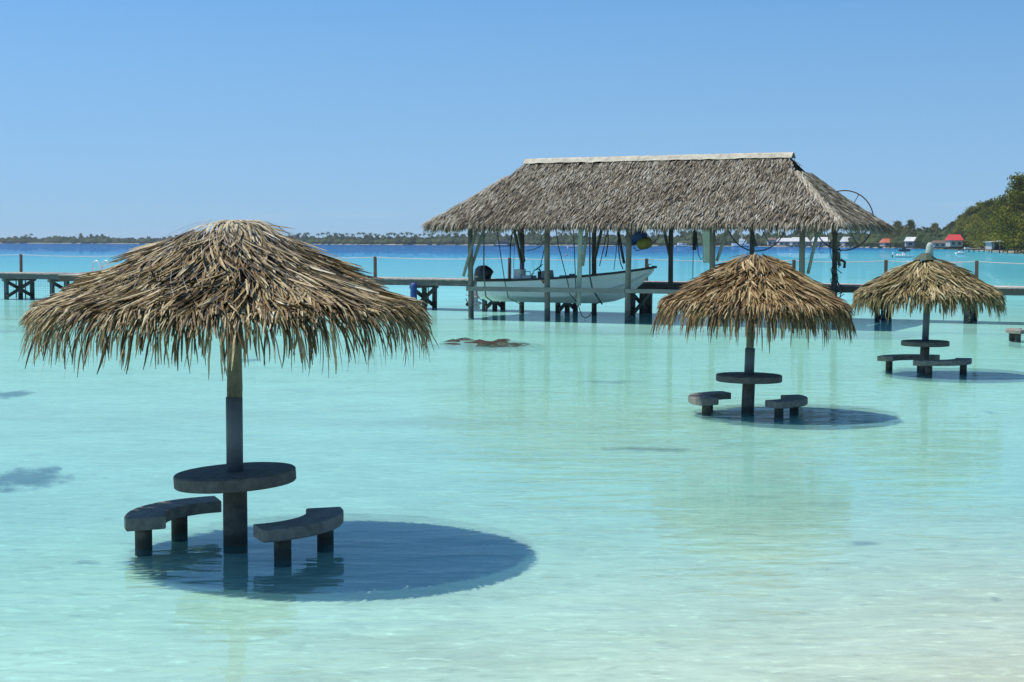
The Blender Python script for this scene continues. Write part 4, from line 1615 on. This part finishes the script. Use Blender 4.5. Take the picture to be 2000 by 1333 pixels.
for k in range(16):
    y = random.uniform(470, 580)
    x = 1637 + random.gauss(-2, 5)
    v = BACK_V - random.uniform(.08, .16)
    tang.tube([world_of(loc(x, y, v)), world_of(loc(x + random.gauss(0, 8), y + random.uniform(5, 16), v)), world_of(loc(x + random.gauss(0, 7), y + random.uniform(16, 36), v))], .018, 5)
tang.tube([world_of(loc(1642, 508, BACK_V - .1)), world_of(loc(1650, 512, BACK_V - .1)), world_of(loc(1649, 524, BACK_V - .1))], .05, 6)
tag(tang.build('rope_tangle', M_ROPE), 'ragged tangle of old dark rope wrapped on the last back post', 'rope tangle')

# hanging board
a, b = loc(1134, 446, .2), loc(1130, 597, .2)
brd = MB()
brd.bar((0, 0, 0), tuple(world_of(a) - world_of(b)), .05, .17)
o = brd.build('hanging_board', pmat('pale_green_paint', (.42, .46, .38), (.30, .34, .28), .75, 6), bevel=.01)
o.location = world_of(b)
tag(o, 'pale green upright board hanging in front of the white hull', 'board')
# pale sheet
sh = MB()
vs = []
for j in range(9):
    for i in range(7):
        p = loc(1371 + 22 * i / 6 + 2.5 * (j / 8), 447 + 66 * j / 8 + (i % 2) * 1.5 * (j > 6), .9)
        vs.append(world_of(p + Vector((0, .03 * math.sin(i * 1.7 + j * .4), 0))))
sh.add(vs, [(j * 7 + i, j * 7 + i + 1, (j + 1) * 7 + i + 1, (j + 1) * 7 + i) for j in range(8) for i in range(6)])
o = sh.build('hanging_sheet', M_SHEET, smooth=True)
o.modifiers.new('thickness', 'SOLIDIFY').thickness = .01
tag(o, 'pale greenish plastic sheet hanging beside the fourth front post', 'sheet')
# blue drum and yellow float slung under the roof
p = world_of(loc(1243, 463, 3.0))
o = MB().lathe([(.16, -.36), (.25, -.33), (.26, -.1), (.27, 0), (.26, .1), (.25, .33), (.16, .36)], 18).build('drum', M_BLUE, smooth=True)
o.location = p
o.rotation_euler = (R(12), R(70), BRZ)
tag(o, 'dark blue drum slung under the roof behind the third front post', 'drum')
p = world_of(loc(1259, 476, 2.9))
o = MB().lathe([(.04, -.30), (.16, -.24), (.22, -.08), (.22, .08), (.16, .24), (.04, .30)], 18, wob=.06).build('float', M_YELLOW, smooth=True)
o.location = p
o.rotation_euler = (R(-20), R(78), BRZ)
tag(o, 'dull yellow float slung beneath the blue drum', 'float')
rope('wire arc holding the float under the roof', [(1288, 452), (1285, 466), (1274, 476), (1256, 487), (1243, 490), (1238, 484)], M_IRON, .016, 2.9, 'loose ropes under the boathouse roof')


def wheel(label, px, py, v, rad_px, spokes):
    c = loc(px, py, v)
    r_ = (loc(px + rad_px, py, v) - c).length * .97
    w = thing('winch_wheel', label, 'winch wheel', world_of(c), BRZ, 'big iron hoist wheels')
    ringp = [(r_ * math.cos(t * math.pi / 24), 0, r_ * math.sin(t * math.pi / 24)) for t in range(49)]
    MB().tube(ringp, .022, 8, caps=False).build('rim', M_IRON, w, smooth=True)
    for k in range(spokes):
        t = 2 * math.pi * k / spokes + 1.05
        MB().tube([(0, 0, 0), (r_ * math.cos(t), 0, r_ * math.sin(t))], .014, 6).build('spoke', M_IRON, w)
    MB().tube([(0, -.25, 0), (0, .12, 0)], .05, 10).build('hub', M_IRON, w)


wheel('big iron hoist wheel arching above the right slope of the boathouse roof', 1648, 431, BACK_V + .25, 60, 6)
wheel('big iron hoist wheel mostly hidden by the roof, above the brown parasol', 1478, 431, BACK_V + .25, 60, 6)

# ------------------------------------------------------------------ reefs and weed on the sand
random.seed(90)


def patch(name, label, pxa, pya, pxb, pyb, mat, thick, seed, cat, lumps=60):
    """a low ragged bed of growth on the sand"""
    a, b = at(pxa, (pya + pyb) / 2, -.12), at(pxb, (pya + pyb) / 2, -.12)
    n_, f_ = at((pxa + pxb) / 2, pyb, -.12), at((pxa + pxb) / 2, pya, -.12)
    rx, ry = (b - a).length / 2 * (1.4 if thick > .1 else 1.15), max(.08, (f_.y - n_.y) / 2) * 1.15
    cx = Vector(((a.x + b.x) / 2, (f_.y + n_.y) / 2, 0))
    cx.z = seabed_z(cx.x, cx.y)
    mb = MB()
    nr, nt_ = 10, 40
    rows = []
    for i in range(nr + 1):
        q = i / nr
        vs = []
        for k in range(nt_):
            t = 2 * math.pi * k / nt_
            rr = q * (1 + .35 * mnoise.noise(Vector((math.cos(t) * 1.6, math.sin(t) * 1.6, seed))))
            x, y = rx * rr * math.cos(t), ry * rr * math.sin(t)
            z = seabed_z(cx.x + x, cx.y + y) - cx.z + .012 + thick * (1 - q * q) * (.6 + .8 * mnoise.noise(Vector((x * 2.2, y * 1.6, seed))))
            vs.append((x, y, z))
        rows.append(vs)
    for i, vs in enumerate(rows):
        mb.add(vs, [], 1 - i / nr)
    for i in range(nr):
        for k in range(nt_):
            k2 = (k + 1) % nt_
            mb.f.append((i * nt_ + k, i * nt_ + k2, (i + 1) * nt_ + k2, (i + 1) * nt_ + k))
    o = mb.build(name, mat, smooth=True)
    o.location = cx
    return tag(o, label, cat, 'dark patches on the sandy bottom')


patch('coral_rock', 'big brown reef rock awash between the nearest parasol and the boathouse', 850, 666, 1046, 690, M_REEF, .265, 1.3, 'rock', 130)
patch('weed_patch', 'purple brown weed patch at the left frame edge level with the table', -60, 922, 140, 968, M_WEED, .015, 2.3, 'weed patch')
patch('weed_patch', 'small dark weed patch at the left frame edge under the fringe', -30, 768, 60, 784, M_WEED, .015, 3.3, 'weed patch')
patch('weed_patch', 'dark weed strip at the left frame edge below the pier', -60, 627, 60, 640, M_WEED, .015, 4.3, 'weed patch')
patch('weed_patch', 'thin weed streak behind the nearest parasol pole', 430, 705, 528, 711, M_WEED, .015, 5.3, 'weed patch')
patch('weed_patch', 'thin weed streak left of the brown parasol benches', 1115, 749, 1270, 756, M_FAINT, .015, 6.3, 'weed patch')
patch('weed_patch', 'long weed streak in open water below the brown parasol', 1180, 880, 1372, 890, M_FAINT, .015, 7.3, 'weed patch')
patch('weed_patch', 'small weed scrap right of the brown parasol shadow', 1915, 808, 1950, 815, M_FAINT, .015, 8.3, 'weed patch')
patch('weed_patch', 'tiny dark scrap on the pale sand at lower right', 1926, 1184, 1954, 1190, M_FAINT, .015, 9.3, 'weed patch')
patch('weed_patch', 'faint weed scraps on the sand right of centre', 1640, 1068, 1730, 1076, M_FAINT, .015, 10.3, 'weed patch')
patch('weed_patch', 'dark weed scrap at the left tip of the nearest shadow', 130, 1108, 205, 1117, M_FAINT, .015, 11.3, 'weed patch')

# ------------------------------------------------------------------ far boats, floats and houses
M_BOATD = pmat('dark_boat', (.05, .06, .09), (.09, .10, .12), .5, .5)
M_ROOFW = pmat('white_roof', (.60, .60, .58), (.48, .48, .46), .6, .3)
M_ROOFR = pmat('red_roof', (.55, .045, .04), (.48, .04, .035), .6, .3)
M_ROOFO = pmat('orange_roof', (.55, .15, .08), (.45, .12, .06), .6, .3)
M_WALLH = pmat('house_wall', (.40, .38, .34), (.32, .30, .27), .8, .4)
M_WIN = pmat('dark_window', (.04, .05, .06), (.06, .07, .08), .2, 1)
M_TIN = pmat('tin_roof', (.42, .44, .44), (.33, .34, .34), .5, .5)


def small_hull(L, B, H, sheer=.25):
    mb = MB()
    n = 14
    rows_ = []
    for i in range(n + 1):
        s = i / n
        b = B / 2 * (1 - max(0, (s - .45) / .55) ** 2.0) + .01
        z = H + sheer * s * s
        rows_.append([(L * (s - .5), -b, z), (L * (s - .5) * .97, -b * .8, H * .3), (L * (s - .5) * .93, 0, -.15), (L * (s - .5) * .97, b * .8, H * .3), (L * (s - .5), b, z)])
    vs = [p for r_ in rows_ for p in r_]
    fs = [(i * 5 + k, (i + 1) * 5 + k, (i + 1) * 5 + k + 1, i * 5 + k + 1) for i in range(n) for k in range(4)]
    fs.append((0, 1, 2, 3, 4))
    fs += [(i * 5, i * 5 + 4, (i + 1) * 5 + 4, (i + 1) * 5) for i in range(n)]
    mb.add(vs, fs)
    return mb


def far_boat(label, px, dist, L, B, H, mat, rz, extras, name='motorboat', cat='boat'):
    r = thing(name, label, cat, far(px, dist, 0), rz, 'boats moored out on the lagoon')
    small_hull(L, B, H).build('hull', mat, r)
    for nm, c, s, m2 in extras:
        MB().box(c, s).build(nm, m2, r, bevel=min(s) * .15)
    return r


# white motorboat, right
b_ = at(1766, 503)
wb = thing('motorboat', 'small white motorboat with outboard floating beyond the farthest parasol', 'boat', b_, R(-4), 'boats moored out on the lagoon')
sL = b_.y * 40 / F
small_hull(sL, sL * .32, sL * .085, sL * .04).build('hull', M_HULL, wb)
MB().box((-.03 * sL, 0, sL * .14), (sL * .14, sL * .14, sL * .16)).build('console', M_WHITEP, wb, bevel=.06)
MB().box((.02 * sL, 0, sL * .23), (sL * .10, sL * .12, sL * .06)).build('windscreen', M_WIN, wb, bevel=.04)
MB().box((-.26 * sL, 0, sL * .12), (sL * .2, sL * .2, sL * .07)).build('seat', M_WHITEP, wb, bevel=.06)
ob = MB().box((-.53 * sL, 0, sL * .17), (sL * .09, sL * .09, sL * .13)).build('outboard_motor', M_WHITEP, wb, bevel=.06)
MB().box((-.56 * sL, 0, sL * .03), (sL * .05, sL * .03, sL * .16)).build('motor_leg', M_BLACK, ob)
far_boat('dark covered boat moored just above the small white motorboat', 1766, 560, 4.6, 1.8, .7, M_BOATD, .1,
         [('canopy', (-.2, 0, 1.45), (2.4, 1.5, .12), M_BOATD), ('cabin', (-.2, 0, .95), (1.2, 1.2, .9), M_BOATD)])
far_boat('low white boat on the water in front of the right hand jetty', 1875, 420, 2.6, 1.2, .42, M_HULL, .2, [('console', (-.2, 0, .55), (.5, .5, .5), M_WHITEP)])
far_boat('white ship with a mast by the far shore above the brown parasol', 1446, 1300, 16, 5, 2.6, M_HULL, 2.8,
         [('cabin', (-2, 0, 4.2), (6, 3.6, 3.2), M_WHITEP), ('mast', (-1, 0, 8.2), (.5, .5, 5.5), M_WHITEP), ('bridge', (-.5, 0, 6.2), (2.6, 2.6, 1.2), M_WHITEP)], 'ship', 'ship')
far_boat('dark boat with pale outriggers seen between the ropes left of the boat console', 985, 1200, 17, 5, 1.6, M_BOATD, .15,
         [('cabin', (-1, 0, 3.0), (9, 4, 2.4), M_BOATD), ('outrigger', (-3, -4, 1.2), (9, .8, 1.0), M_WHITEP)])
far_boat('tiny white boat seen right of the upright dark rope', 1117, 900, 6, 2, .8, M_HULL, .4, [('canopy', (0, 0, 2.2), (2.5, 1.6, .2), M_BOATD), ('cabin', (.2, 0, 1.3), (1.2, 1.2, 1.0), M_WHITEP)])
far_boat('left one of two tiny pale boats far off right of the dark back post', 1328, 1250, 9, 3, 1.2, M_HULL, .2, [('cabin', (0, 0, 2.0), (4, 2, 1.8), M_WHITEP)])
far_boat('right one of two tiny pale boats far off right of the dark back post', 1338, 1200, 7, 2.4, 1.2, M_HULL, -.3, [('cabin', (0, 0, 1.8), (2.5, 1.8, 1.6), M_GREYP)])
for px, py, m2, lab in ((1107, 500, M_ROOFR, 'small dark red float on the turquoise water behind the boat'),
                        (1545, 498, M_ROOFW, 'tiny pale float on the water right of the brown parasol top'),
                        (1821, 497, M_ROOFW, 'tiny pale float near the finial of the farthest parasol')):
    p = at(px, py)
    rr = p.y * 2.2 / F
    o = MB().lathe([(rr * .3, -rr * .5), (rr * .9, -rr * .2), (rr, .15 * rr), (rr * .7, rr * .8), (rr * .2, rr)], 12).build('mooring_float', m2, smooth=True)
    o.location = p
    tag(o, lab, 'float', 'mooring floats')


def house_(label, px, dist, W, D_, Hw, Hr, roofm, wallm, rz, wins=3, over=.6, cat='house', name='house', z=1.2):
    r = thing(name, label, cat, far(px, dist, z), rz, 'houses along the far shore')
    MB().box((0, 0, Hw / 2), (W, D_, Hw)).build('wall', wallm, r)
    mb = MB()
    w, d = W / 2 + over, D_ / 2 + over
    mb.add([(-w, -d, Hw), (w, -d, Hw), (w, d, Hw), (-w, d, Hw), (-w * .8, 0, Hw + Hr), (w * .8, 0, Hw + Hr)],
           [(0, 1, 5, 4), (2, 3, 4, 5), (0, 4, 3), (1, 2, 5), (0, 3, 2, 1)])
    mb.build('roof', roofm, r)
    for k in range(wins):
        x = -W / 2 + W * (k + .5) / wins
        f_ = MB().box((x, -D_ / 2 - .03, Hw * .5), (W / wins * .45, .08, Hw * .45)).build('window', M_WIN, r)
    return r


house_('pale roofed house seen left of the fifth front post', 1533, 1290, 12, 8, 3.2, 3.0, M_ROOFW, M_WALLH, .1)
house_('wide white roofed house just left of the fifth front post', 1561, 1240, 14, 9, 3.2, 3.4, M_ROOFW, M_WALLH, .05, 4)
house_('white roofed house between the last two boathouse posts', 1602, 1190, 12.5, 8, 3.2, 3.4, M_ROOFW, M_WALLH, -.1)
house_('narrow white house right of the last back post', 1655, 1130, 8, 7, 3.0, 3.6, M_ROOFW, M_WALLH, .2, 2)
house_('small brown hut left of the white roofed houses', 1507, 1310, 7, 6, 4.5, 2.0, M_BEAMB, M_WALLH, 0, 2)
house_('small orange roofed hut on the shore right of the boathouse', 1733, 960, 7.5, 6, 2.2, 2.6, M_ROOFO, M_WALLH, .3, 2)
house_('low white building under the tall dark ironwood', 1784, 868, 9, 7, 3.0, 2.4, M_ROOFW, M_WALLH, -.15, 2)
house_('house with the bright red roof on the right shore', 1863, 690, 5.6, 6, 2.8, 2.6, M_ROOFR, M_WALLH, .06, 2, .5, z=1.6)
house_('long low brown roofed shed left of the red roof', 1838, 730, 8, 5, 2.0, 1.2, M_BEAMB, M_WALLH, .0, 3)
# jetty hut on piles at far right
jh = thing('jetty_hut', 'open sided hut with a sloping tin roof on the jetty at the right shore', 'hut', far(1953, 470, 0), R(8), 'houses along the far shore')
MB().box((0, 0, 1.0), (8.0, 5, .3)).build('floor_deck', M_BEAMB, jh)
for x in (-3.7, -1.2, 1.3, 3.7):
    MB().box((x, -2.2, .0), (.25, .25, 1.8)).build('pile', M_PILE, jh)
    MB().box((x, -2.2, 2.3), (.18, .18, 2.4)).build('post', M_WALLH, jh)
MB().box((-3.3, 0, 2.25), (.9, 4.2, 2.2)).build('wall', M_TIN, jh)
mb = MB()
mb.bar((-4.3, 0, 3.35), (4.3, 0, 4.05), 6.0, .12)
mb.build('roof', M_TIN, jh)
MB().box((.5, 2.2, 2.2), (7, .12, 2.2)).build('back_wall', M_BEAMB, jh)
jt = thing('jetty', 'low dark jetty on piles running left from the tin roofed hut', 'jetty', far(1900, 520, 0), R(8))
MB().box((0, 0, .9), (11.5, 2, .3)).build('deck', M_BEAMB, jt)
for k in range(7):
    MB().box((-5.4 + k * 1.8, -.8, .1), (.25, .25, 1.5)).build('pile', M_PILE, jt)
MB().box((-2.2, 0, 1.35), (1.6, 1.0, .6)).build('crate', M_WHITEP, jt)

# ------------------------------------------------------------------ humid air
hm, hnt, hout = base_mat('haze_air')
pv = node(hnt, 'ShaderNodeVolumePrincipled')
pv.inputs['Color'].default_value = (.80, .90, 1.0, 1)
pv.inputs['Density'].default_value = 0.00008
pv.inputs['Anisotropy'].default_value = 0.2
hnt.links.new(pv.outputs[0], hout.inputs['Volume'])
mb = MB()
mb.box((0, 4450, 13.25), (13000, 9400, 33.5))
o = mb.build('haze', hm, kind='stuff')
tag(o, 'thin pale humid air over the whole lagoon', 'haze')
